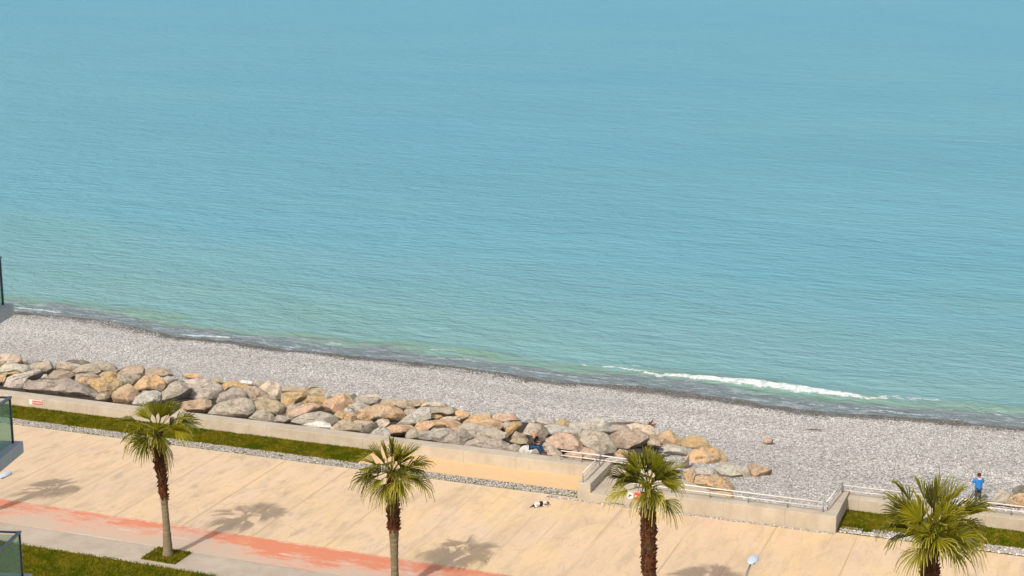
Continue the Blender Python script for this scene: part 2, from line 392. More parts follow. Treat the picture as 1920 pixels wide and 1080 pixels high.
M['root'] = m_plain('driftwood_red', alb(136, 92, 72), .9, .1, 0, .3, 8)
M['red'] = m_plain('sign_red', alb(240, 92, 78), .6, .3)
M['white'] = m_plain('sign_white', alb(244, 238, 232), .6, .3)
M['black'] = m_plain('sign_black', (.05, .05, .05, 1), .6, .3)
M['win'] = m_plain('window_glass', (.05, .07, .08, 1), .1, .6)
M['skin'] = m_plain('skin', alb(226, 150, 122), .6, .3)
M['jacket'] = m_plain('dark_jacket', alb(84, 74, 70), .85, .2, 0, .25)
M['jeans'] = m_plain('blue_jeans', alb(48, 88, 122), .85, .2, 0, .35, 9)
M['boot'] = m_plain('brown_leather', alb(112, 68, 52), .7, .3)
M['hairg'] = m_plain('short_fair_hair', alb(206, 150, 128), .8, .2)
M['hairb'] = m_plain('dark_brown_hair', alb(74, 48, 36), .7, .3)
M['anorak'] = m_plain('bright_blue_anorak', alb(52, 144, 222), .6, .3, 0, .12)
M['hood'] = m_plain('pale_hood_lining', alb(206, 224, 240), .8, .2)
M['trouser'] = m_plain('dark_trousers', alb(70, 74, 84), .85, .2)

# ------------------------------------------------------------ shoreline, beach and sea
SHORE = [(-400, 108), (-130, 108), (-100, 108.2), (-86, 107.5), (-76.6, 107.65), (-72, 106.2), (-68.3, 105.1), (-63, 105.1), (-58.1, 104.5), (-54.5, 104.9),
         (-51, 104.9), (-47, 104.6), (-44, 104.7), (-40, 104.2), (-36, 103.5), (-32, 104.2), (-28.4, 104.3), (-22.2, 103.6), (-18.8, 102.8), (-16.3, 102.7), (-11.6, 104.0), (-4.2, 104.0), (10, 103.4), (40, 104), (400, 104)]
SX = np.array([p[0] for p in SHORE], float); SY = np.array([p[1] for p in SHORE], float)
def shore(a): return np.interp(a, SX, SY)
def hashn(x, y, s=0):
    r = np.random.RandomState(1234 + s); G = r.rand(256, 256)
    xi = np.floor(x).astype(int); yi = np.floor(y).astype(int); fx = x - xi; fy = y - yi
    fx = fx * fx * (3 - 2 * fx); fy = fy * fy * (3 - 2 * fy)
    g = lambda i, j: G[i % 256, j % 256]
    return (g(xi, yi) * (1 - fx) + g(xi + 1, yi) * fx) * (1 - fy) + (g(xi, yi + 1) * (1 - fx) + g(xi + 1, yi + 1) * fx) * fy
def fbm(x, y, s=0, o=4):
    t = 0; am = .5
    for k in range(o): t = t + am * hashn(x * 2 ** k, y * 2 ** k, s + k); am *= .5
    return t
def zbeach(a, c):
    d = shore(a) + .35 * (fbm(a * .9, c * .2, 3) - .5) - c
    z = np.where(d > 0, -2.5 + 1.45 * (1 - np.exp(-np.maximum(d, 0) / 9)), -2.5 + .14 * np.minimum(d, 0))
    return z + .10 * (fbm(a * .25, c * .5, 11) - .5) + .10 * (fbm(a * 1.1, c * .9, 12) - .5)
aa = np.concatenate([np.linspace(-400, -112, 24), np.arange(-110, 22, .4), np.linspace(24, 300, 20)])
cc = np.arange(78.6, 116, .3)
A, Cc = np.meshgrid(aa, cc)
def grid_faces(nr, nc):
    i = np.arange(nr - 1)[:, None] * nc + np.arange(nc - 1)[None]
    return np.stack([i, i + 1, i + nc + 1, i + nc], -1).reshape(-1, 4)
Zb = zbeach(A, Cc)
Zb = np.where((Cc < 79.2), Zb, Zb)
vb = np.stack([A, Cc, Zb], -1).reshape(-1, 3)
tag(link('beach', nmesh('beach', vb, grid_faces(*A.shape), 4, {'offshore': ('FLOAT', (Cc - shore(A)))}, True), M['beach'], None, True),
    'pale grey shingle beach between the boulders and the sea', None, None, 'structure')
# strip of shingle in front of the back wall where the ramp comes down
aa2 = np.arange(-17.4, -11.9, .3); cc2 = np.arange(75.62, 78.9, .3); A2, C2 = np.meshgrid(aa2, cc2)
Z2 = zbeach(A2, C2) - .02
tag(link('beach', nmesh('beach_inlet', np.stack([A2, C2, Z2], -1).reshape(-1, 3), grid_faces(*A2.shape), 4, {'offshore': ('FLOAT', (C2 - shore(A2)))}, True), M['beach'], None, True),
    'shingle lying behind the railed wall at the foot of the ramp', None, None, 'structure')
# sea
aa = np.concatenate([-np.geomspace(8000, 112, 24), np.arange(-110, 22, .22), np.geomspace(24, 8000, 24)])
cg = [124.]; st = .2
while cg[-1] < 9000: st *= 1.06; cg.append(cg[-1] + st)
cc = np.concatenate([np.arange(101, 124, .16), cg]); A, Cc = np.meshgrid(aa, cc)
off = Cc - shore(A)
WV = [(-33.2, 108.6), (-32.21, 108.38), (-29.34, 107.55), (-25.45, 107.6), (-21.62, 107.6), (-18.15, 107.1), (-15.01, 106.9), (-13.5, 107.4)]
cw = np.interp(A, [p[0] for p in WV], [p[1] for p in WV]); env = np.interp(A, [-34, -31.5, -27, -20, -16, -14, -12], [0, .35, .8, 1, .8, .35, 0])
cw = cw + .35 * (fbm(A * .8, A * 0, 5) - .5)
dc = Cc - cw + .9 * (fbm(A * 1.7, Cc * 1.4, 61) - .47) * (Cc < cw + .2)
crest = env * (np.exp(-np.where(dc < 0, (dc / .45) ** 2, (dc / 1.6) ** 2)))
width = np.interp(A, [-34, -31, -26, -20, -17, -14.5, -13], [0, .3, .65, .98, .62, .25, 0])
foam = np.clip(1.15 - np.abs(dc + .15) / np.maximum(width * .62, .01), 0, 1) * (width > .02)
Z = -2.5 + .42 * crest
def puff(a0, a1, c0, c1, wd, k):
    global foam
    t = np.clip((A - a0) / (a1 - a0), 0, 1); cl = c0 + (c1 - c0) * t
    d = np.hypot((A - (a0 + (a1 - a0) * t)) * .8, Cc - cl - .3 * (fbm(A * .9, A * 0, 8) - .5))
    foam = np.maximum(foam, k * np.clip(1.1 - d / wd, 0, 1))
for q in [(-86.5, -82, 108.7, 108.5, .45, .75), (-67.8, -64.2, 105.6, 106.3, .5, .7), (-61.2, -60.6, 106.6, 105.6, .45, .62), (-60.4, -58, 105.4, 105.3, .4, .55),
          (-49.6, -46.4, 107.9, 108.4, .35, .52), (-35.5, -33.2, 108.6, 108.5, .5, .58), (-13.6, -10.2, 108.2, 108.3, .55, .54), (-20, -12, 104.4, 104.7, .8, .40),
          (-40, -31, 105.4, 105.2, .5, .42), (-10, -3, 106.6, 106.4, .35, .45), (-58, -52, 106.2, 106.6, .3, .40), (-82, -72, 108.4, 108.6, .3, .42), (-11, 0, 108.6, 108.2, .3, .38), (-33.5, -31, 108.9, 109.3, .6, .5), (-14, -11.5, 107.5, 108.0, .8, .5), (-66, -60, 106.0, 105.6, .35, .45), (-30, -22, 105.6, 105.3, .7, .40), (-47, -40, 106.8, 106.2, .4, .42)]: puff(*q)
swash = np.clip(1 - np.abs(off - .35 - .5 * (fbm(A * .6, A * 0, 77) - .5)) / .3, 0, 1) * np.clip((fbm(A * .35, Cc * .2, 78) - .42) * 5, 0, 1)
foam = np.maximum(foam, .55 * swash)
fade = np.clip((124 - Cc) / 6, 0, 1) * np.clip(off / 1.5, 0.6, 1)
Z = Z + fade * (.16 * (fbm(A * .22, Cc * .5, 21, 3) - .47) + .10 * (fbm(A * .7, Cc * 1.3, 31, 3) - .47))
for (a0, a1, c0, hgt) in ((-62, -44, 107.6, .16), (-50, -40, 108.8, .14), (-12, 6, 107.6, .15), (-100, -70, 110.2, .12)):
    cl = c0 + .4 * (fbm(A * .3, A * 0, 9) - .5); e = np.clip((A - a0) / 4, 0, 1) * np.clip((a1 - A) / 4, 0, 1)
    d = Cc - cl; Z = Z + hgt * e * np.exp(-np.where(d < 0, (d / .35) ** 2, (d / 1.3) ** 2))
tag(link('sea', nmesh('sea', np.stack([A, Cc, Z], -1).reshape(-1, 3), grid_faces(*A.shape), 4, {'offshore': ('FLOAT', off), 'foam': ('FLOAT', foam)}, True), M['sea'], None, True),
    'turquoise rippled sea with one small white breaking wave by the beach', None, None, 'structure')

# pebbles: one mass nobody could count
OCT = np.array([(1, 0, 0), (-1, 0, 0), (0, 1, 0), (0, -1, 0), (0, 0, 1), (0, 0, -1)], float)
ICO_V = None
def blob_template():
    bm = bmesh.new(); bmesh.ops.create_icosphere(bm, subdivisions=1, radius=1); v = np.array([p.co[:] for p in bm.verts]); f = np.array([[q.index for q in p.verts] for p in bm.faces]); bm.free(); return v, f
IV, IF = blob_template()
def pebbles(name, mat, a, c, z, size, rs, label, wet=None, flat=.6):
    n = len(a); th = rs.rand(n) * 6.283; sx = size * (.75 + .6 * rs.rand(n)); sy = size * (.6 + .5 * rs.rand(n)); sz = size * flat * (.6 + .6 * rs.rand(n))
    v = IV[None] * np.stack([sx, sy, sz], -1)[:, None, :] * (1 + .22 * (rs.rand(n, len(IV), 1) - .5))
    tilt = (rs.rand(n) - .5) * .9; ct, s_ = np.cos(tilt)[:, None], np.sin(tilt)[:, None]
    v = np.stack([v[..., 0] * ct + v[..., 2] * s_, v[..., 1], -v[..., 0] * s_ + v[..., 2] * ct], -1)
    ct, s_ = np.cos(th)[:, None], np.sin(th)[:, None]
    v = np.stack([v[..., 0] * ct - v[..., 1] * s_ + a[:, None], v[..., 0] * s_ + v[..., 1] * ct + c[:, None], v[..., 2] + z[:, None]], -1)
    f = IF[None] + (np.arange(n) * len(IV))[:, None, None]
    tone = np.repeat(np.clip(rs.normal(.56, .27, n) + .75 * (fbm(a * .035 + 7, c * .42, 71, 3) - .45) * (name == 'beach_pebbles'), 0, 1), len(IV)); wt = np.repeat(wet if wet is not None else np.zeros(n), len(IV))
    o = link(name, nmesh(name, v.reshape(-1, 3), f.reshape(-1, 3), 3, {'tone': ('FLOAT', tone), 'wet': ('FLOAT', wt)}), mat, None, True)
    return tag(o, label, None, None, 'stuff')
rs = np.random.RandomState(3)
n = 210000
a = rs.rand(n) * 96 - 92; c = 79 + rs.rand(n) * 30
keep = (c < shore(a) + .1) & ~((a < -26) & (a > -76.5) & (c < 86)); a, c = a[keep], c[keep]
z = zbeach(a, c) + .005
wn = (c - shore(a)) + (fbm(a * .45, c * .45, 41) - .5) * 2.2 + 3.2 * (fbm(a * .07 + 3, a * 0, 43, 2) - .40)
wet = np.clip((wn + 2.5) / .9, 0, 1) * (.7 + .3 * rs.rand(len(a)))
size = .029 + .036 * rs.rand(len(a)) ** 3 + .010 * (fbm(a * .12, c * .5, 51) > .5)
pebbles('beach_pebbles', M['pebble'], a, c, z, size, rs, 'countless pale grey beach pebbles, darker and wet at the waterline', wet)
a = rs.rand(1500) * 5.2 - 17.3; c = 75.75 + rs.rand(1500) * 3
pebbles('beach_pebbles', M['pebble'], a, c, zbeach(a, c), np.full(1500, .07), rs, 'pale pebbles heaped behind the railed wall at the ramp foot')

# ------------------------------------------------------------ ground, promenade, paths, lawns
def sheet(name, a0, a1, c0, c1, z, mat, label, kind='structure', zb=None):
    mb = MB()
    if zb is None: mb.add([(a0, c0, z), (a1, c0, z), (a1, c1, z), (a0, c1, z)], [(0, 1, 2, 3)])
    else: mb.box(a0, a1, c0, c1, zb, z)
    return tag(mb.build(name, mat, None, True), label, None, None, kind)
sheet('ground', -3000, 3000, -3000, 75.0, -.03, M['path'], 'flat ground inland beneath the promenade')
sheet('ground', -3000, -24.2, 75.0, 79.4, -.03, M['path'], 'ground under the left grass strip')
sheet('ground', -11.95, 3000, 75.0, 79.4, -.03, M['path'], 'ground under the right grass strip')
sheet('promenade', -260, 200, 64.2, 74.9, 0, M['prom'], 'wide pale orange stamped concrete promenade with joints')
sheet('bike_lane', -260, 200, 61.42, 64.2, .004, M['lane'], 'worn red painted cycle lane with faded dashes')
sheet('path', -260, 200, 59.45, 61.42, 0, M['path'], 'grey concrete footpath beside the lower lawn')
sheet('kerb', -260, 200, 59.33, 59.45, .03, M['kerb'], 'thin pale kerb between the footpath and the lower lawn', zb=-.05)
sheet('lawn', -260, 200, 30, 59.33, .02, M['turf'], 'lower lawn along the bottom of the view')
sheet('lawn', -260, -38.0, 76.0, 78.1, .06, M['turf'], 'grass strip between the gravel and the left wall', zb=-.02)
sheet('path', -38.0, -24.9, 76.0, 78.1, .04, M['terrace'], 'smooth yellow terrace between the gravel strip and the wall', zb=-.02)
sheet('lawn', -11.4, 200, 75.95, 78.1, .06, M['turf'], 'grass strip in front of the right wall', zb=-.02)
sheet('gravel_bed', -260, -24.9, 74.98, 76.0, -.01, M['turf'], 'bed under the gravel drain strip on the left')
sheet('gravel_bed', -11.4, 200, 74.9, 75.95, -.01, M['turf'], 'bed under the gravel drain strip on the right')
sheet('kerb', -260, -24.9, 74.9, 74.98, .02, M['kerb'], 'pale kerb edging the promenade on the left', zb=-.05)
# gravel in the strips
def strip_gravel(a0, a1, c0, c1, n, label, sz=.05):
    a = a0 + rs.rand(n) * (a1 - a0); c = c0 + rs.rand(n) * (c1 - c0)
    pebbles('strip_gravel', M['gravel'], a, c, np.full(n, .015), sz * (.6 + .8 * rs.rand(n)), rs, label)
strip_gravel(-75, -24.9, 75.05, 75.95, 15000, 'grey gravel filling the drain strip along the left side', .036)
strip_gravel(-11.3, 6, 75.0, 75.9, 5000, 'pale stones between the right grass strip and the promenade', .06)
strip_gravel(-26.4, -11.4, 74.55, 74.74, 1100, 'pale stones lying along the foot of the railed front wall', .05)

# grass
def grass(name, regions, dens, label, seed, h=(.05, .11)):
    r = np.random.RandomState(seed); V = []; 
    A_, C_, Z_ = [], [], []
    for (a0, a1, c0, c1, z) in regions:
        n = int((a1 - a0) * (c1 - c0) * dens); A_.append(a0 + r.rand(n) * (a1 - a0)); C_.append(c0 + r.rand(n) * (c1 - c0)); Z_.append(np.full(n, z))
    a = np.concatenate(A_); c = np.concatenate(C_); z = np.concatenate(Z_); n = len(a)
    c = c + (r.rand(n) - .5) * .12 + .14 * (fbm(a * 1.3, a * 0 + seed, seed) - .5) * (name == 'grass'); clump = fbm(a * 1.5, c * 1.5, seed); hh = (h[0] + (h[1] - h[0]) * r.rand(n)) * (.5 + 1.1 * clump)
    th = r.rand(n) * 6.283; wd = .012 + .014 * r.rand(n); le = hh * (r.rand(n) - .2) * 1.0; t2 = th + 1.2
    b0 = np.stack([a - np.cos(th) * wd, c - np.sin(th) * wd, z - .01], -1); b1 = np.stack([a + np.cos(th) * wd, c + np.sin(th) * wd, z - .01], -1)
    tp = np.stack([a + np.cos(t2) * le, c + np.sin(t2) * le, z + hh], -1)
    v = np.stack([b0, b1, tp], 1).reshape(-1, 3); f = np.arange(3 * n).reshape(-1, 3)
    return tag(link(name, nmesh(name, v, f, 3), M['blade'], None, True), label, None, None, 'stuff')
grass('grass', [(-70, -38.0, 75.98, 78.1, .06)], 700, 'bright green grass growing in the strip below the left wall', 5)
grass('grass', [(-11.45, 4, 75.85, 78.1, .06)], 700, 'patchy green grass growing in the strip below the right wall', 6)
grass('grass', [(-60, -34, 51.5, 59.4, .02)], 560, 'bright green grass of the lower lawn', 7)
grass('weeds', [(-19, -12.2, 74.86, 74.93, 0), (-11.4, -9, 75.4, 76.0, .02), (-23, -19, 74.8, 74.9, 0)], 900, 'thin green weeds along the foot of the front wall', 8, (.04, .1))
grass('weeds', [(-5.1, -4.6, 75.3, 75.6, .0), (-10.2, -9.8, 75.35, 75.8, .0), (-11.3, -9.9, 75.75, 76.0, .0)], 2500, 'small dark weed tufts growing in the right gravel strip', 9, (.08, .2))

# ------------------------------------------------------------ walls and ramp
g = 'low concrete walls along the promenade'
def wall(name, boxes, label, extra=None):
    mb = MB()
    for b in boxes: mb.box(*b)
    if extra: extra(mb)
    o = mb.build(name, M['wall'], None, True, bevel=.02); return tag(o, label, 'wall', g)
wall('concrete_wall', [(-260, -24.86, 78.1, 79.02, -.5, .68)], 'long low concrete wall with flat top running above the left grass strip')
wall('concrete_wall', [(-24.855, -24.15, 75.02, 79.02, -.5, .85)], 'short wall end turning toward the camera beside the sunken landing')
def ramp_wall(mb):
    mb.add([(-24.145, 78.45, -1.6), (-21.3, 78.45, -1.6), (-17.6, 78.45, -1.6), (-24.145, 79.0, -1.6), (-21.3, 79.0, -1.6), (-17.6, 79.0, -1.6),
            (-24.145, 78.45, .62), (-21.3, 78.45, .62), (-17.6, 78.45, -.5), (-24.145, 79.0, .62), (-21.3, 79.0, .62), (-17.6, 79.0, -.5)],
           [(0, 1, 7, 6), (1, 2, 8, 7), (3, 9, 10, 4), (4, 10, 11, 5), (6, 7, 10, 9), (7, 8, 11, 10), (2, 5, 11, 8), (0, 6, 9, 3), (0, 3, 4, 1), (1, 4, 5, 2)])
wall('concrete_wall', [], 'low wall on the seaward side of the ramp, below the boulders', ramp_wall)
wall('concrete_wall', [(-22.25, -11.42, 74.76, 75.6, -.5, .85)], 'concrete wall standing forward on the promenade under the long white railing')
wall('concrete_wall', [(-11.97, -11.425, 75.605, 79.0, -.5, .85)], 'short return wall joining the forward wall to the right wall')
wall('concrete_wall', [(-11.42, 200, 78.1, 79.0, -.5, .68)], 'low concrete wall behind the right grass strip with railing on top')
def rampf(mb):
    P0 = [(-24.145, .38), (-21.6, .38), (-17.2, -1.25)]
    v = []
    for a_, z_ in P0: v += [(a_, 75.605, z_), (a_, 78.445, z_), (a_, 75.605, -1.8), (a_, 78.445, -1.8)]
    mb.add(v, [(0, 4, 5, 1), (4, 8, 9, 5), (0, 2, 6, 4), (4, 6, 10, 8), (1, 5, 7, 3), (5, 9, 11, 7), (2, 3, 7, 6), (6, 7, 11, 10), (0, 1, 3, 2), (8, 10, 11, 9)])
mb = MB(); rampf(mb); tag(mb.build('ramp', M['wall'], None, True), 'grey concrete landing and ramp leading down to the beach', None, None, 'structure')
mb = MB().box(-24.145, -22.255, 74.86, 75.60, -.05, .36)
tag(mb.build('step', M['wall'], None, True, bevel=.015), 'single concrete step up from the promenade to the landing', None, None, 'structure')

# railings
def railing(segs, posts, label):
    """segs: polyline (a, c, base z) ; posts: list of (a, c, base z)"""
    a0 = posts[0]; root = empty('railing', W(a0[0], a0[1], a0[2]), -AZ)
    inv = lambda p: (p[0] - a0[0], p[1] - a0[1], p[2] - a0[2])
    for hgt, r in ((.52, .035), (.26, .028)):
        MB().tube([inv((p[0], p[1], p[2] + hgt)) for p in segs], r, 8).build('rail', M['rail'], root, smooth=True)
    for p in posts:
        q = inv(p); MB().tube([(q[0], q[1], q[2] - .01), (q[0], q[1], q[2] + .50)], .024, 6).build('post', M['post'], root, smooth=True)
    tag(root, label, 'railing', 'white tube railings on the walls')
railing([(-21.9, 75.2, .85), (-12.15, 75.2, .85), (-11.8, 78.5, .75), (26, 78.5, .68)][:2],
        [(x, 75.2, .85) for x in (-21.8, -19.87, -17.85, -15.89, -13.9, -12.15)], 'long white two bar railing on the forward wall right of the third palm')
railing([(-12.0, 75.3, .85), (-11.75, 78.4, .85)], [(-11.98, 75.5, .85), (-11.75, 78.4, .85)], 'short railing running up the return wall at the corner')
railing([(-11.7, 78.5, .68), (30, 78.5, .68)], [(x, 78.5, .68) for x in np.arange(-11.7, 30.2, 2.06)], 'white railing on the right wall passing behind the rightmost palm')
railing([(-27.0, 78.6, .68), (-24.9, 78.6, .68), (-21.4, 78.6, .62)], [(-27.0, 78.6, .68), (-25.8, 78.6, .68), (-24.6, 78.6, .85), (-21.5, 78.6, .62)], 'short white railing in front of the boulders left of the third palm')
railing([(-24.6, 78.3, .85), (-24.6, 75.15, .85)], [(-24.6, 78.0, .85), (-24.6, 75.15, .85)], 'thin grey railing climbing the wall end beside the landing')

# painted notices on the walls
s = empty('wall_sign', W(-61.0, 78.08, .42), -AZ)
MB().box(-.55, .42, -.015, 0, -.16, .17).build('sign_panel', M['white'], s)
MB().box(-.30, .38, -.024, -.016, -.12, .12).build('red_panel', M['red'], s)
mk = MB()
for k in range(6): mk.box(-.24 + k * .1, -.18 + k * .1, -.03, -.025, -.05 + .02 * (k % 2), .05)
mk.build('lettering', M['white'], s)
tag(s, 'small red and white notice painted on the left wall above the grass', 'sign')
s = empty('wall_sign', W(-21.72, 74.745, .60), -AZ)
ring = MB(); N_ = 20
ring.add([(-.2 + .19 * math.cos(2 * math.pi * k / N_), -.012, .19 * math.sin(2 * math.pi * k / N_)) for k in range(N_)] + [(-.2 + .19 * math.cos(2 * math.pi * k / N_), 0, .19 * math.sin(2 * math.pi * k / N_)) for k in range(N_)],
         [tuple(range(N_))[::-1]] + [(k, (k + 1) % N_, N_ + (k + 1) % N_, N_ + k) for k in range(N_)])
ring.build('sign_panel', M['white'], s)
mk = MB().bar((-.28, -.018, -.06), (-.12, -.018, .04), .01, .05).bar((-.26, -.018, .05), (-.2, -.018, .02), .01, .05); mk.build('pictogram', M['black'], s)
MB().box(.03, .62, -.012, 0, -.2, .2).build('red_panel', M['red'], s)
mk = MB()
for k in range(3): mk.box(.07 + k * .18, .19 + k * .18, -.02, -.013, -.03 - .05 * (k % 2), .05)
mk.build('lettering', M['white'], s)
tag(s, 'white round and red square notice on the front wall behind the third palm', 'sign')

# ------------------------------------------------------------ boulders
def zslope(a, c):
    zl = .35 + (min(max(c, 79.0), 92.) - 79.) / 13. * (-1.55)
    zr = -.25 + (min(max(c, 76.), 88.) - 76.) / 12. * (-1.05)
    t = min(max((a + 25.) / 4., 0), 1); return zl * (1 - t) + zr * t
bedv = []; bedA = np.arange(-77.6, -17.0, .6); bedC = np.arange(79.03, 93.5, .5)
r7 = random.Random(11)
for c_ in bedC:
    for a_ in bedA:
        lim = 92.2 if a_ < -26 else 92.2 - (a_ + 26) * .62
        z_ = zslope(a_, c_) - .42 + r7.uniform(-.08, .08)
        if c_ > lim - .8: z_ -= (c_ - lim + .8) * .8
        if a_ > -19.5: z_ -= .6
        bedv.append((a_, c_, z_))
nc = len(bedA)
tag(link('embankment', nmesh('embankment', bedv, grid_faces(len(bedC), nc), 4), M['bed'], None, True), 'soil and rubble bed under the boulders, shade of the gaps painted in', None, None, 'structure')

PAL = {'pinkish cream': ((224, 200, 180), (206, 186, 168)), 'pale green': ((208, 202, 182), (218, 206, 186)), 'sage green': ((190, 180, 158), (204, 188, 166)),
       'beige': ((206, 188, 160), (188, 172, 146)), 'yellowish tan': ((204, 182, 134), (190, 166, 120)), 'orange': ((226, 184, 134), (212, 190, 160)),
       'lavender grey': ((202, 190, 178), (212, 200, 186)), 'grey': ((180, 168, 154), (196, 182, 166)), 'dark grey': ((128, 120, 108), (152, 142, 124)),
       'brown': ((196, 166, 134), (206, 182, 152)), 'ochre': ((210, 176, 122), (198, 178, 144)), 'cream': ((230, 212, 188), (214, 196, 172)),
       'blue grey': ((190, 182, 166), (202, 192, 174)), 'pale blue': ((212, 206, 192), (196, 188, 172)), 'mauve': ((190, 170, 150), (202, 182, 156)),
       'pink': ((224, 188, 162), (210, 188, 162)), 'olive': ((188, 170, 138), (200, 184, 156)), 'white': ((246, 240, 228), (232, 224, 210)),
       'salmon': ((224, 188, 156), (218, 180, 138)), 'olive grey': ((190, 180, 162), (204, 190, 168))}
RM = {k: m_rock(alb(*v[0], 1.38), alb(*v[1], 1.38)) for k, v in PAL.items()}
CR = {1: (0, 640), 2: (200, 670), 3: (400, 695), 4: (600, 720), 5: (800, 750), 6: (1000, 770), 7: (1220, 800)}
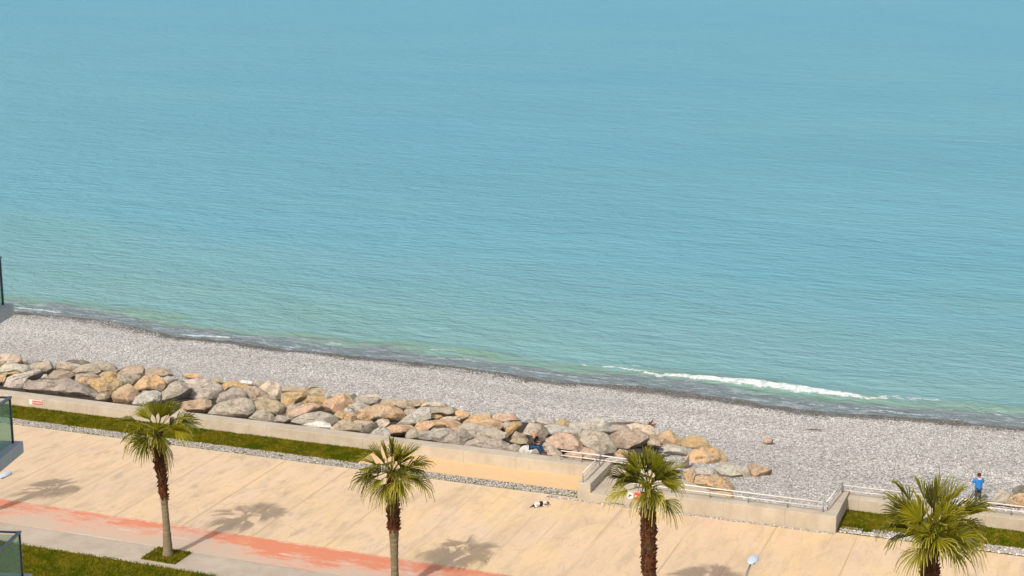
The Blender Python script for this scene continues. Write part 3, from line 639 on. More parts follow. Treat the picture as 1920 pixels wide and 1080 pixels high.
# crop, colour, shape words, outline in eighths of a photo pixel
R = [
(1,'pinkish cream','smooth flat slab',[(-90,215),(0,190),(290,200),(330,290),(250,335),(80,345),(-60,300)]),
(1,'olive','small dark wedge',[(10,310),(80,290),(105,335),(20,385),(-60,370)]),
(1,'pale green','long low slab',[(-60,420),(100,340),(400,355),(440,410),(340,490),(200,450),(30,475),(-60,470)]),
(1,'sage green','big rounded block',[(400,385),(560,295),(740,305),(790,410),(700,470),(480,475),(420,430)]),
(1,'beige','small round stone',[(330,270),(380,255),(420,285),(400,320),(345,315)]),
(1,'yellowish tan','thin slab',[(-40,500),(220,448),(350,490),(300,520),(110,520),(90,565),(-30,560)]),
(1,'salmon','small round stone',[(-40,520),(60,515),(105,550),(60,610),(-40,620)]),
(1,'lavender grey','large sloping slab',[(50,690),(110,530),(340,505),(590,455),(620,490),(420,580),(375,690),(270,715),(80,710)]),
(1,'pale green','small chip of stone',[(560,560),(620,500),(700,490),(745,600),(640,600)]),
(1,'grey','very long flat slab',[(385,640),(450,575),(720,600),(1030,575),(1350,690),(1450,780),(1410,850),(1000,815),(500,730),(400,700)]),
(1,'mauve','wedge shaped block',[(730,500),(800,460),(900,425),(1080,460),(1100,500),(980,570),(850,605),(740,595)]),
(1,'beige','rubbly slab',[(825,420),(860,335),(1000,370),(1180,385),(1090,450),(900,430)]),
(1,'lavender grey','thin slab',[(880,335),(960,305),(1210,350),(1180,385),(1040,375)]),
(1,'dark grey','flat slab',[(980,310),(1040,278),(1250,285),(1370,330),(1250,365),(1100,345)]),
(1,'sage green','wide sloping block',[(1075,440),(1200,370),(1460,365),(1490,440),(1380,490),(1170,485)]),
(1,'mauve','low rounded stone',[(1135,590),(1150,500),(1300,465),(1470,510),(1450,560),(1200,560),(1190,610)]),
(1,'orange','small oblong stone',[(1190,600),(1210,555),(1400,545),(1470,545),(1490,610),(1345,660),(1210,645)]),
(1,'ochre','square block',[(1460,520),(1530,450),(1720,455),(1775,510),(1720,580),(1500,590)]),
(1,'ochre','rough craggy block',[(1370,680),(1500,595),(1700,570),(1870,640),(1850,710),(1720,800),(1500,810),(1450,765)]),
(1,'beige','small smooth stone',[(1430,850),(1500,785),(1610,765),(1645,840),(1590,880),(1480,870)]),
(1,'sage green','flat slab',[(1395,360),(1460,310),(1620,325),(1740,380),(1760,455),(1500,450),(1430,410)]),
(2,'mauve','long low slab',[(130,220),(230,170),(320,140),(530,145),(570,200),(545,270),(420,275),(200,255)]),
(2,'mauve','flat slab',[(560,260),(580,195),(760,165),(930,185),(970,250),(850,290),(700,285)]),
(2,'sage green','wedge shaped block',[(145,350),(200,285),(440,275),(510,300),(380,400),(270,455),(220,400),(160,375)]),
(2,'orange','big leaning slab',[(420,400),(540,290),(740,262),(840,350),(870,430),(800,510),(600,500),(460,535),(330,500)]),
(2,'brown','smooth tilted slab',[(30,635),(200,490),(330,440),(470,540),(400,660),(330,700),(150,665)]),
(2,'pale blue','rounded boulder',[(395,675),(440,590),(560,515),(720,485),(810,560),(790,680),(600,730),(450,710)]),
(2,'lavender grey','small flat slab',[(840,385),(900,290),(1060,330),(950,400),(895,450)]),
(2,'olive grey','large rounded block',[(880,560),(940,410),(1080,352),(1190,395),(1235,470),(1130,560),(1000,640),(860,700),(780,640),(810,560)]),
(2,'orange','thin weathered slab',[(1140,270),(1200,245),(1380,255),(1410,305),(1250,310)]),
(2,'pale blue','small low stone',[(1105,350),(1160,325),(1270,340),(1200,375)]),
(2,'lavender grey','huge pale slab',[(1140,570),(1235,440),(1220,395),(1300,362),(1560,365),(1690,440),(1725,510),(1640,590),(1450,630),(1150,670)]),
(2,'olive','thin flat slab',[(1440,345),(1520,305),(1720,315),(1740,385),(1600,385)]),
(2,'brown','low wide block',[(1120,790),(1160,670),(1430,635),(1545,640),(1545,740),(1460,810),(1180,805)]),
(2,'pink','small low stone',[(990,870),(1050,795),(1180,775),(1190,840),(1060,890)]),
(3,'grey','flat topped block',[(50,440),(110,350),(300,262),(430,305),(495,400),(460,440),(240,485),(90,478)]),
(3,'ochre','long flat slab',[(100,220),(180,172),(380,185),(610,250),(540,285),(260,285),(140,325)]),
(3,'olive grey','large speckled boulder',[(-60,630),(10,500),(160,475),(440,432),(540,450),(605,560),(595,640),(500,700),(220,680),(0,650)]),
(3,'mauve','angular block',[(435,330),(450,265),(640,255),(830,370),(860,445),(700,480),(630,470),(500,435)]),
(3,'cream','tall pale block',[(690,270),(820,192),(980,215),(1025,320),(1000,430),(940,460),(860,440),(830,360)]),
(3,'white','row of small chips',[(390,170),(440,145),(600,165),(570,205),(430,200)]),
(3,'sage green','small flat slab',[(585,190),(690,145),(800,190),(720,250),(630,240)]),
(3,'olive','rough crumbly boulder',[(580,580),(640,450),(900,440),(1045,515),(1080,600),(1040,690),(850,660),(600,640)]),
(3,'olive grey','low crumbly stone',[(540,715),(660,600),(790,610),(900,670),(910,770),(700,755)]),
(3,'ochre','mustard coloured angular block',[(1035,500),(1045,350),(1380,352),(1395,395),(1230,480),(1180,550),(1080,565)]),
(3,'mauve','flat sloping slab',[(975,300),(1020,250),(1200,240),(1400,285),(1440,345),(1060,358)]),
(3,'olive','rounded flat slab',[(1400,300),(1480,255),(1640,262),(1710,400),(1540,400),(1400,380)]),
(3,'ochre','pale blocky stone',[(1335,470),(1400,395),(1640,382),(1705,470),(1620,540),(1500,510),(1370,530)]),
(3,'sage green','narrow wedge',[(1050,650),(1075,555),(1240,515),(1310,465),(1360,520),(1230,590),(1120,640)]),
(3,'pink','long tilted slab',[(1075,705),(1120,620),(1480,505),(1630,560),(1500,635),(1300,700),(1140,748)]),
(3,'blue grey','large low slab',[(1150,750),(1400,670),(1620,635),(1870,720),(1810,840),(1700,850),(1300,805)]),
(3,'white','thin low slab',[(1320,800),(1500,772),(1740,800),(1770,865),(1500,850)]),
(3,'grey','low flat stone',[(890,755),(960,672),(1060,690),(1150,745),(1060,790)]),
(4,'salmon','large block with a brown underside',[(50,370),(100,255),(220,192),(460,225),(510,280),(400,380),(240,440),(170,385)]),
(4,'orange','thin rusty slab',[(265,190),(440,175),(470,225),(330,228)]),
(4,'dark grey','small pointed stone',[(445,220),(510,145),(565,200),(490,240)]),
(4,'pale green','thin flat slab',[(170,155),(420,122),(485,160),(420,188),(200,195)]),
(4,'blue grey','small upright stone',[(50,190),(130,122),(185,190),(110,255)]),
(4,'blue grey','long low slab',[(480,245),(560,192),(850,205),(940,240),(910,298),(700,310),(610,295)]),
(4,'cream','thin orange tinged slab',[(560,175),(860,162),(950,230),(760,215),(580,205)]),
(4,'pale blue','angular block',[(490,310),(570,255),(720,305),(745,345),(620,420),(540,440),(510,385)]),
(4,'pale blue','small chip of stone',[(350,415),(400,362),(510,400),(440,450),(380,450)]),
(4,'sage green','tiny block',[(415,345),(450,290),(515,320),(500,380)]),
(4,'orange','very large tan boulder',[(550,495),(640,425),(850,305),(1000,302),(1150,345),(1240,430),(1250,490),(1150,525),(980,530),(760,570),(580,540)]),
(4,'beige','wide flat slab',[(900,290),(950,242),(1350,242),(1410,330),(1150,325),(1000,315)]),
(4,'ochre','small leaning stone',[(210,480),(270,412),(390,420),(405,460),(345,560),(260,550)]),
(4,'orange','small blocky stone',[(350,540),(400,452),(500,422),(560,470),(520,540),(480,600),(370,590)]),
(4,'beige','wide low slab',[(170,660),(260,560),(460,570),(480,620),(650,630),(630,720),(400,715),(200,690)]),
(4,'mauve','flat purple topped slab',[(440,610),(540,552),(760,560),(870,630),(830,660),(700,650),(560,650)]),
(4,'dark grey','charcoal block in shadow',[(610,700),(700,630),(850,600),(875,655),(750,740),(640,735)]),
(4,'cream','short pale block',[(810,590),(870,542),(1020,522),(1045,600),(970,665),(870,660)]),
(4,'sage green','low sloping stone',[(1235,430),(1280,380),(1470,390),(1450,460),(1250,505)]),
(4,'pale blue','long smooth slab',[(1130,610),(1260,505),(1500,382),(1630,385),(1650,540),(1480,600),(1290,625)]),
(4,'mauve','thin flat slab',[(1140,325),(1220,315),(1450,350),(1360,385),(1200,368)]),
(4,'beige','flat weathered slab',[(1330,260),(1500,232),(1650,290),(1460,345),(1380,335)]),
(4,'salmon','wide smooth slab',[(970,680),(1050,612),(1340,612),(1430,680),(1210,760),(1060,760)]),
(4,'pale blue','thin low slab',[(740,755),(890,682),(1010,670),(1050,790),(900,790)]),
(5,'salmon','long smooth boulder',[(-180,400),(-100,340),(240,312),(400,300),(520,360),(505,420),(400,490),(330,430),(110,430),(60,490),(-60,490)]),
(4,'olive grey','small round boulder',[(1280,790),(1320,682),(1420,692),(1510,740),(1490,810),(1330,830)]),
(5,'blue grey','large flat topped block',[(-200,560),(-80,500),(70,475),(95,430),(340,412),(375,470),(300,570),(230,645),(0,620)]),
(5,'grey','smooth square block',[(265,635),(290,565),(380,495),(560,452),(630,500),(615,590),(580,660),(500,692),(350,665)]),
(5,'ochre','small stone with a dark underside',[(20,255),(60,222),(210,222),(238,262),(150,298),(60,295)]),
(5,'sage green','broad flat slab',[(-130,150),(0,105),(130,95),(420,125),(465,200),(300,238),(220,205),(60,228),(-60,235)]),
(5,'cream','thin orange tinged strip',[(-60,60),(150,38),(325,78),(310,110),(140,105),(-60,100)]),
(5,'orange','bright rounded stone',[(440,165),(560,152),(650,220),(615,270),(520,298),(440,235)]),
(5,'cream','low pale slab',[(190,295),(260,252),(470,252),(505,305),(400,320)]),
(5,'orange','large rounded boulder',[(550,320),(620,282),(1080,302),(1160,370),(1060,430),(800,415),(640,385)]),
(5,'orange','flat peach coloured slab',[(610,285),(700,222),(940,212),(970,305),(800,318)]),
(5,'pink','broad flat slab',[(950,265),(1000,212),(1300,222),(1390,290),(1200,330),(1000,315)]),
(5,'blue grey','wide smooth boulder',[(490,470),(590,372),(1040,415),(1110,460),(780,500),(750,570),(650,590),(610,500)]),
(5,'olive grey','rounded boulder',[(740,570),(780,485),(1040,452),(1180,500),(1170,580),(1060,630),(960,600),(780,600)]),
(5,'ochre','bright tall wedge',[(1175,510),(1190,435),(1290,352),(1430,345),(1405,400),(1330,460),(1290,510),(1210,570)]),
(5,'lavender grey','small angular stone',[(1140,375),(1180,325),(1300,335),(1230,410),(1175,430)]),
(5,'grey','very long low block',[(570,680),(640,592),(900,582),(1200,635),(1240,700),(1190,770),(800,730)]),
(5,'olive grey','low knobbly stone',[(1200,750),(1240,682),(1400,672),(1430,720),(1350,785),(1260,785)]),
(5,'mauve','small rounded stone',[(1280,560),(1330,485),(1440,492),(1510,560),(1320,590)]),
(5,'olive','squat cream topped stone',[(1250,620),(1320,565),(1510,562),(1510,670),(1370,675)]),
(5,'cream','tall pale block with a yellow top',[(1440,510),(1500,412),(1540,352),(1700,352),(1750,420),(1700,530),(1600,580),(1480,540)]),
(5,'dark grey','rough pitted stone',[(1670,490),(1740,395),(1800,425),(1840,520),(1775,612),(1690,600)]),
(5,'white','smooth stone used as a seat',[(1385,765),(1440,702),(1520,680),(1640,735),(1690,800),(1560,830),(1410,825)]),
(6,'pinkish cream','large flat slab',[(90,640),(180,500),(300,535),(410,620),(430,700),(300,715),(130,700)]),
(6,'pink','large squarish boulder',[(215,430),(400,352),(640,352),(745,500),(755,590),(640,625),(420,610),(240,570)]),
(6,'pale blue','long smooth slab',[(180,225),(330,222),(520,250),(725,328),(700,378),(640,358),(240,380),(190,300)]),
(6,'yellowish tan','short log shaped block',[(335,185),(420,142),(545,185),(525,250),(430,250),(345,220)]),
(6,'pale blue','broad flat slab',[(530,235),(640,162),(1000,170),(1150,260),(1160,305),(960,330),(900,350),(720,330),(615,265)]),
(6,'lavender grey','flat slab',[(40,145),(200,112),(340,175),(335,240),(185,235)]),
(6,'olive grey','huge round topped boulder',[(680,395),(760,302),(950,322),(1100,382),(1195,500),(1228,600),(1140,662),(1060,690),(880,620),(755,550)]),
(6,'pink','low smooth stone',[(640,640),(780,545),(930,630),(1070,700),(940,765),(700,730)]),
(6,'mauve','large stone with a dark purple side',[(1120,385),(1200,322),(1320,282),(1640,362),(1700,430),(1600,510),(1400,595),(1280,550),(1205,495)]),
(6,'cream','long pale plank shaped slab',[(1360,215),(1500,202),(1700,262),(1900,358),(1865,420),(1790,430),(1600,340),(1390,270)]),
(6,'grey','flat slab',[(1120,295),(1180,222),(1370,212),(1460,290),(1300,330),(1180,340)]),
(6,'dark grey','thin flat slab',[(1030,200),(1150,182),(1310,195),(1250,240),(1100,240)]),
(6,'orange','low stone',[(1220,650),(1290,572),(1410,610),(1420,710),(1250,700)]),
(6,'pink','low flat stone',[(430,660),(640,612),(740,672),(710,755),(560,715)]),
(6,'olive','small rubbly stone',[(285,700),(340,652),(410,662),(410,722),(330,722)]),
(6,'lavender grey','low flat slab',[(1070,710),(1240,692),(1410,712),(1410,800),(1120,785)]),
(6,'beige','blocky stone',[(1630,450),(1720,412),(1890,452),(1910,540),(1760,540)]),
(7,'orange','round topped boulder',[(125,175),(160,105),(270,82),(405,138),(438,240),(400,292),(220,282),(135,225)]),
(7,'ochre','long low boulder',[(445,245),(480,182),(600,142),(780,212),(960,320),(800,352),(600,335),(510,310)]),
(7,'pale blue','smooth sloping slab',[(200,310),(300,272),(480,302),(580,350),(570,430),(420,400),(220,390)]),
(7,'orange','big round pink speckled boulder',[(550,480),(620,392),(760,342),(980,342),(1065,395),(1080,480),(1045,560),(960,622),(780,642),(640,605),(550,545)]),
(7,'ochre','small tall stone',[(1055,400),(1095,415),(1170,520),(1125,590),(1050,580),(1050,480)]),
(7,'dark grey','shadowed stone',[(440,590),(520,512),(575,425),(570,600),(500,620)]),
(7,'orange','low broad stone',[(490,680),(620,592),(690,720),(700,840),(560,870),(510,780)]),
(7,'lavender grey','long smooth slab',[(610,620),(740,622),(960,642),(1010,745),(900,755),(700,730),(640,690)]),
(7,'pale green','broad faceted boulder',[(965,655),(1100,562),(1280,572),(1410,660),(1390,750),(1200,772),(1060,740)]),
(7,'blue grey','small block',[(1330,670),(1420,592),(1485,632),(1520,790),(1400,785)]),
(7,'brown','pointed wedge',[(1445,620),(1520,572),(1700,642),(1800,660),(1740,710),(1640,730),(1560,782),(1485,740)]),
(7,'orange','big flat topped boulder',[(680,850),(695,725),(860,752),(1060,732),(1205,842),(1240,920),(1210,985),(1000,980),(800,900)]),
(7,'grey','narrow sloping stone',[(1050,755),(1150,752),(1240,880),(1180,880)]),
(7,'orange','stone half hidden by railing',[(920,970),(1200,985),(1250,1050),(1210,1100),(1000,1080)]),
(7,'dark grey','small flat stone',[(410,872),(520,872),(510,920),(420,900)]),
]
RX = [('blue grey','broad flat slab beyond the rightmost palm',[(1856,945),(1862,930),(1870,922),(1890,921),(1899,930),(1890,945),(1866,946)]),
      ('orange','smooth boulder at the right picture edge',[(1888,944),(1897,932),(1908,928),(1926,929),(1932,948),(1908,950)]),
      ('dark grey','low boulder furthest out at the right picture edge',[(1895,924),(1900,917),(1912,911),(1928,915),(1932,927),(1900,927)])]
def landmark(x):
    for lim, t in ((60, 'at the far left'), (125, 'near the left red notice'), (205, 'left of the leftmost palm'), (290, 'up left of the leftmost palm'),
                   (370, 'up right of the leftmost palm'), (440, 'just right of the leftmost palm'), (520, 'well right of the leftmost palm'), (600, 'midway between the two left palms'),
                   (670, 'up left of the second palm'), (740, 'above the second palm'), (800, 'up right of the second palm'), (870, 'well right of the second palm'),
                   (940, 'left of the seated man'), (990, 'close beside the seated man'), (1040, 'just right of the seated man'), (1110, 'behind the short railing'),
                   (1180, 'up left of the third palm'), (1250, 'directly behind the third palm'), (1310, 'right of the third palm'), (1375, 'near the right end of the bank'), (5000, 'at the right tip of the bank')):
        if x < lim: return t
def hit(px, py):
    d = ray(px, py); lo, hi = 60., 140.
    k = d.x * SA + d.y * CA
    for _ in range(40):
        m = (lo + hi) / 2; p = O + d * (m / k); a_, c_ = ac(p)
        if p.z > zslope(a_, c_): lo = m
        else: hi = m
    return p
def boulder(pix, colour, label, seed, lift=0, zoff=None):
    rr = random.Random(seed)
    cx = sum(p[0] for p in pix) / len(pix); cy = sum(p[1] for p in pix) / len(pix)
    p0 = hit(cx, cy) if zoff is None else P(cx, cy, zoff)
    phi = math.radians(rr.uniform(32, 52)); yaw = rr.uniform(-.25, .25)
    U = Vector((math.cos(yaw), math.sin(yaw), 0)); n = Vector((math.sin(yaw) * math.cos(phi), -math.cos(yaw) * math.cos(phi), math.sin(phi))); V = n.cross(U)
    if V.z < 0: V = -V
    uv = []
    for px, py in pix:
        d = ray(px, py); q = O + d * ((p0 - O).dot(n) / d.dot(n)); uv.append(((q - p0).dot(U), (q - p0).dot(V)))
    # densify outline with slight roughness
    pts = []
    m_ = len(uv)
    for i in range(m_):
        a_, b_ = Vector(uv[i]), Vector(uv[(i + 1) % m_]); k = max(1, int((b_ - a_).length / .35))
        for j in range(k):
            q = a_.lerp(b_, j / k)
            pts.append(q)
    L = len(pts); pts = [pts[i] * .92 + (pts[i - 1] + pts[(i + 1) % L]) * .04 for i in range(L)]
    cm = sum(pts, Vector((0, 0))) / L; pts = [cm + (q - cm) * (1.08 + .06 * min(1, 1 / max((q - cm).length, .3))) + Vector((rr.uniform(-.02, .02), rr.uniform(-.02, .02))) for q in pts]
    wd = max(p.x for p in pts) - min(p.x for p in pts); hg = max(p.y for p in pts) - min(p.y for p in pts)
    cxy = sum(pts, Vector((0, 0))) / L
    t = min(max(.38 * min(wd, hg * 1.4), .16), .75)
    gx, gy = rr.uniform(-.9, .9), rr.uniform(-1.0, .5)
    def ringp(s, dn, jit):
        out = []
        for q in pts:
            r_ = cxy + (q - cxy) * s; h_ = dn + t * (gx * (r_.x - cxy.x) / max(wd, .1) + gy * (r_.y - cxy.y) / max(hg, .1)) * (1 if dn > 0 else 0)
            out.append((r_.x, r_.y, h_ + rr.uniform(-jit, jit)))
        return out
    rings = [ringp(.85, -t * 1.2, .02), ringp(.99, -t * .5, .02), ringp(1.0, 0, .02), ringp(.95, t * .36, .05 * t), ringp(.80, t * .47, .09 * t), ringp(.42, t * .50, .12 * t)]
    bm = bmesh.new(); RV = [[bm.verts.new(q) for q in rg] for rg in rings]
    for i in range(len(RV) - 1):
        for k in range(L): bm.faces.new((RV[i][k], RV[i][(k + 1) % L], RV[i + 1][(k + 1) % L], RV[i + 1][k]))
    cb = bm.verts.new((cxy.x, cxy.y, -t * 1.2)); ctv = bm.verts.new((cxy.x, cxy.y, t * .56))
    for k in range(L):
        bm.faces.new((RV[0][(k + 1) % L], RV[0][k], cb)); bm.faces.new((RV[-1][k], RV[-1][(k + 1) % L], ctv))
    bmesh.ops.recalc_face_normals(bm, faces=bm.faces)
    bmesh.ops.subdivide_edges(bm, edges=bm.edges[:], cuts=1, use_grid_fill=True)
    s0 = Vector((seed * 3.7, seed * 1.3, 0)); amp = .10 * t + .02
    # chisel: pull points onto a few random cutting planes so the surface breaks into facets
    planes = []; c3 = Vector((cxy.x, cxy.y, 0))
    for _ in range(7):
        dn = Vector((rr.uniform(-1, 1), rr.uniform(-1, 1), rr.uniform(.5, 1.1))).normalized(); sup = max((v.co - c3).dot(dn) for v in bm.verts)
        planes.append((dn, sup * rr.uniform(.62, .88)))
    for v in bm.verts:
        q = v.co - c3
        if q.z > -.05:
            for dn, lim in planes:
                e = q.dot(dn) - lim
                if e > 0: q = q - Vector((0, 0, 1)) * min(e / max(dn.z, .35), .5 * t)      # cut downward only: the outline keeps its shape
        v.co = q + c3
        nz = mn.fractal(v.co * 1.9 + s0, 1., 2., 4)
        v.co += Vector((0, 0, 1)) * nz * amp * 1.3 + (v.co - c3).normalized() * nz * amp * .6
    for f_ in bm.faces: f_.smooth = False
    me = D.meshes.new('boulder'); bm.to_mesh(me); bm.free()
    R3 = Matrix((U, V, n)).transposed()
    me.transform(R3.to_4x4())
    try: me.set_sharp_from_angle(angle=math.radians(26))
    except Exception: pass
    o = link('boulder', me, RM[colour]); o.location = p0 + n * .10 * t
    return tag(o, label, 'boulder', 'boulders of the bank between wall and beach')
items = []
for i, (cr, colour, shp, pts) in enumerate(R):
    ox, oy = CR[cr]; pix = [(ox + x / 8., oy + y / 8.) for x, y in pts]
    cx = sum(p[0] for p in pix) / len(pix); cy = sum(p[1] for p in pix) / len(pix)
    c_ = ac(hit(cx, cy))[1]; row = 'by the wall' if c_ < 82.2 else ('mid bank' if c_ < 88 else 'at the pebble edge')
    items.append([i, pix, colour, shp, row, landmark(cx), cx])
seen = {}
for it in items: seen.setdefault((it[2], it[3], it[5]), []).append(it)
def short(t):
    w_ = t.split()
    return ' '.join(w_[:16])
for it in items:
    same = sorted(seen[(it[2], it[3], it[5])], key=lambda q: q[6])
    pre = ''
    if len(same) > 1: pre = ['leftmost', 'second', 'third', 'fourth'][same.index(it)] + ' '
    boulder(it[1], it[2], '%s%s %s %s, %s' % (pre, it[2], it[3], it[4], it[5]), it[0] + 1)
for k, (colour, lab, pix) in enumerate(RX): boulder(pix, colour, colour + ' ' + lab, 300 + k, zoff=-.85)
# lone stone and driftwood on the shingle
p = P(1440, 828, -1.35); mb = MB(); me_o = mb.add(*[(IV * np.array((.34, .26, .2)) * (1 + .15 * np.random.RandomState(4).rand(len(IV), 1))).tolist(), IF.tolist()]).build('beach_stone', RM['pink'], smooth=True)
me_o.location = p + Vector((0, 0, .05)); tag(me_o, 'lone pinkish stone lying on the open shingle', 'stone')
def gz(px, py):
    z_ = -1.4
    for _ in range(6):
        q = P(px, py, z_); a_, c_ = ac(q); z_ = float(zbeach(np.array([a_]), np.array([c_]))[0])
    return P(px, py, z_)
root = empty('driftwood', gz(1218, 801))
base = root.location
pts = [gz(x, y) + Vector((0, 0, .1 + .05 * math.sin(x))) - base for x, y in ((1130, 799), (1150, 796), (1170, 797), (1188, 796), (1205, 799), (1218, 801))]
MB().tube(pts, [.03, .06, .07, .08, .1, .13], 7).build('branch', M['wood'], root, smooth=True)
mb = MB(); r4 = random.Random(5)
for k in range(11):
    d_ = Vector((r4.uniform(-.5, .9), r4.uniform(-.4, .4), r4.uniform(-.1, 1.0))).normalized() * r4.uniform(.2, .5)
    q0 = pts[-1]; mb.tube([q0, q0 + d_ * .5 + Vector((0, 0, r4.uniform(-.05, .08))), q0 + d_], [.09, .06, .02], 5)
mb.build('root_clump', M['root'], root); tag(root, 'bleached branch with a reddish root clump lying at the pebble edge', 'driftwood')
root = empty('driftwood', gz(1527, 808)); base = root.location
MB().tube([gz(1512, 806) - base + Vector((0, 0, .04)), gz(1528, 808) - base + Vector((0, 0, .1)), gz(1541, 808) - base + Vector((0, 0, .05))], [.02, .04, .03], 6).build('stick', M['wood'], root)
tag(root, 'thin grey stick lying alone on the open shingle', 'stick')

# ------------------------------------------------------------ palms
def leaf(vs, fs, tn, C0, dirv, Ltot, seed, nseg=22, Rb=None, spread=1.9):
    """fan leaf: petiole then blades; arrays are extended"""
    rr = random.Random(seed); d = dirv.normalized(); Rb = Rb or .95
    Lp = max(.22, Ltot - Rb * .98)
    down = Vector((0, 0, -1))
    hub = C0 + d * Lp + down * .10 * Lp * Lp
    mid = C0 + d * Lp * .5 + down * .0
    d2 = (hub - mid).normalized(); d2 = (d2 + down * .12).normalized()
    side = d2.cross(Vector((0, 0, 1)))
    if side.length < .1: side = Vector((rr.uniform(-1, 1), rr.uniform(-1, 1), 0))
    side.normalize(); roll = rr.uniform(-1.1, 1.1); nrm = side.cross(d2).normalized()
    side, nrm = (side * math.cos(roll) + nrm * math.sin(roll)), (nrm * math.cos(roll) - side * math.sin(roll))
    base_t = rr.uniform(.0, .78); upness = max(0., min(1., (d.z - .1) / .6)); spread = rr.uniform(1.0, 1.45) * (1 - .35 * upness)
    # petiole as a thin flat strip pair
    def strip(pts, ws, wdir, tone):
        n0 = len(vs)
        for p_, w_ in zip(pts, ws): vs.append(p_ - wdir * w_); vs.append(p_ + wdir * w_); tn.append(tone); tn.append(tone)
        for i in range(len(pts) - 1): fs.append((n0 + 2 * i, n0 + 2 * i + 1, n0 + 2 * i + 3, n0 + 2 * i + 2))
    strip([C0, mid, hub], [.035, .025, .018], side, .5); strip([C0, mid, hub], [.03, .02, .015], nrm, .4)
    droop = rr.uniform(.7, 1.3) * (1 - .75 * upness)
    for k in range(nseg):
        th = (k / (nseg - 1) * 2 - 1) * spread + rr.uniform(-.03, .03)
        rl = Rb * (1 - .30 * abs(th / spread) ** 2) * rr.uniform(.88, 1.08)
        bd = d2 * math.cos(th) + side * math.sin(th)
        bd = (bd + nrm * .42 * (abs(th) / spread) ** 1.5).normalized()      # cup the fan
        wd = (d2 * -math.sin(th) + side * math.cos(th))
        ws = rl * .5 * (2 * spread / (nseg - 1)) * .55
        pts = [hub, hub + bd * rl * .3, hub + bd * rl * .55, hub + bd * rl * .78 + down * .10 * rl * droop, hub + bd * rl * .93 + down * .30 * rl * droop]
        if rr.random() < .85: pts[-1] += down * rr.uniform(0, .26) * rl * (1 - .7 * upness)
        pleat = nrm * (.012 if k % 2 else -.012)
        tone = min(1, max(0, base_t + rr.uniform(-.14, .14)))
        n0 = len(vs); wss = [.006, ws * .6, ws * .95, ws * .5, .004]
        for i_, (p_, w_) in enumerate(zip(pts, wss)):
            vs.append(p_ - wd * w_ + pleat); vs.append(p_ + wd * w_ - pleat)
            tt = tone if i_ < 3 else min(1, tone + (.12 if i_ == 3 else rr.choice((.15, .45)))); tn.append(tt); tn.append(tt)
        for i in range(4): fs.append((n0 + 2 * i, n0 + 2 * i + 1, n0 + 2 * i + 3, n0 + 2 * i + 2))
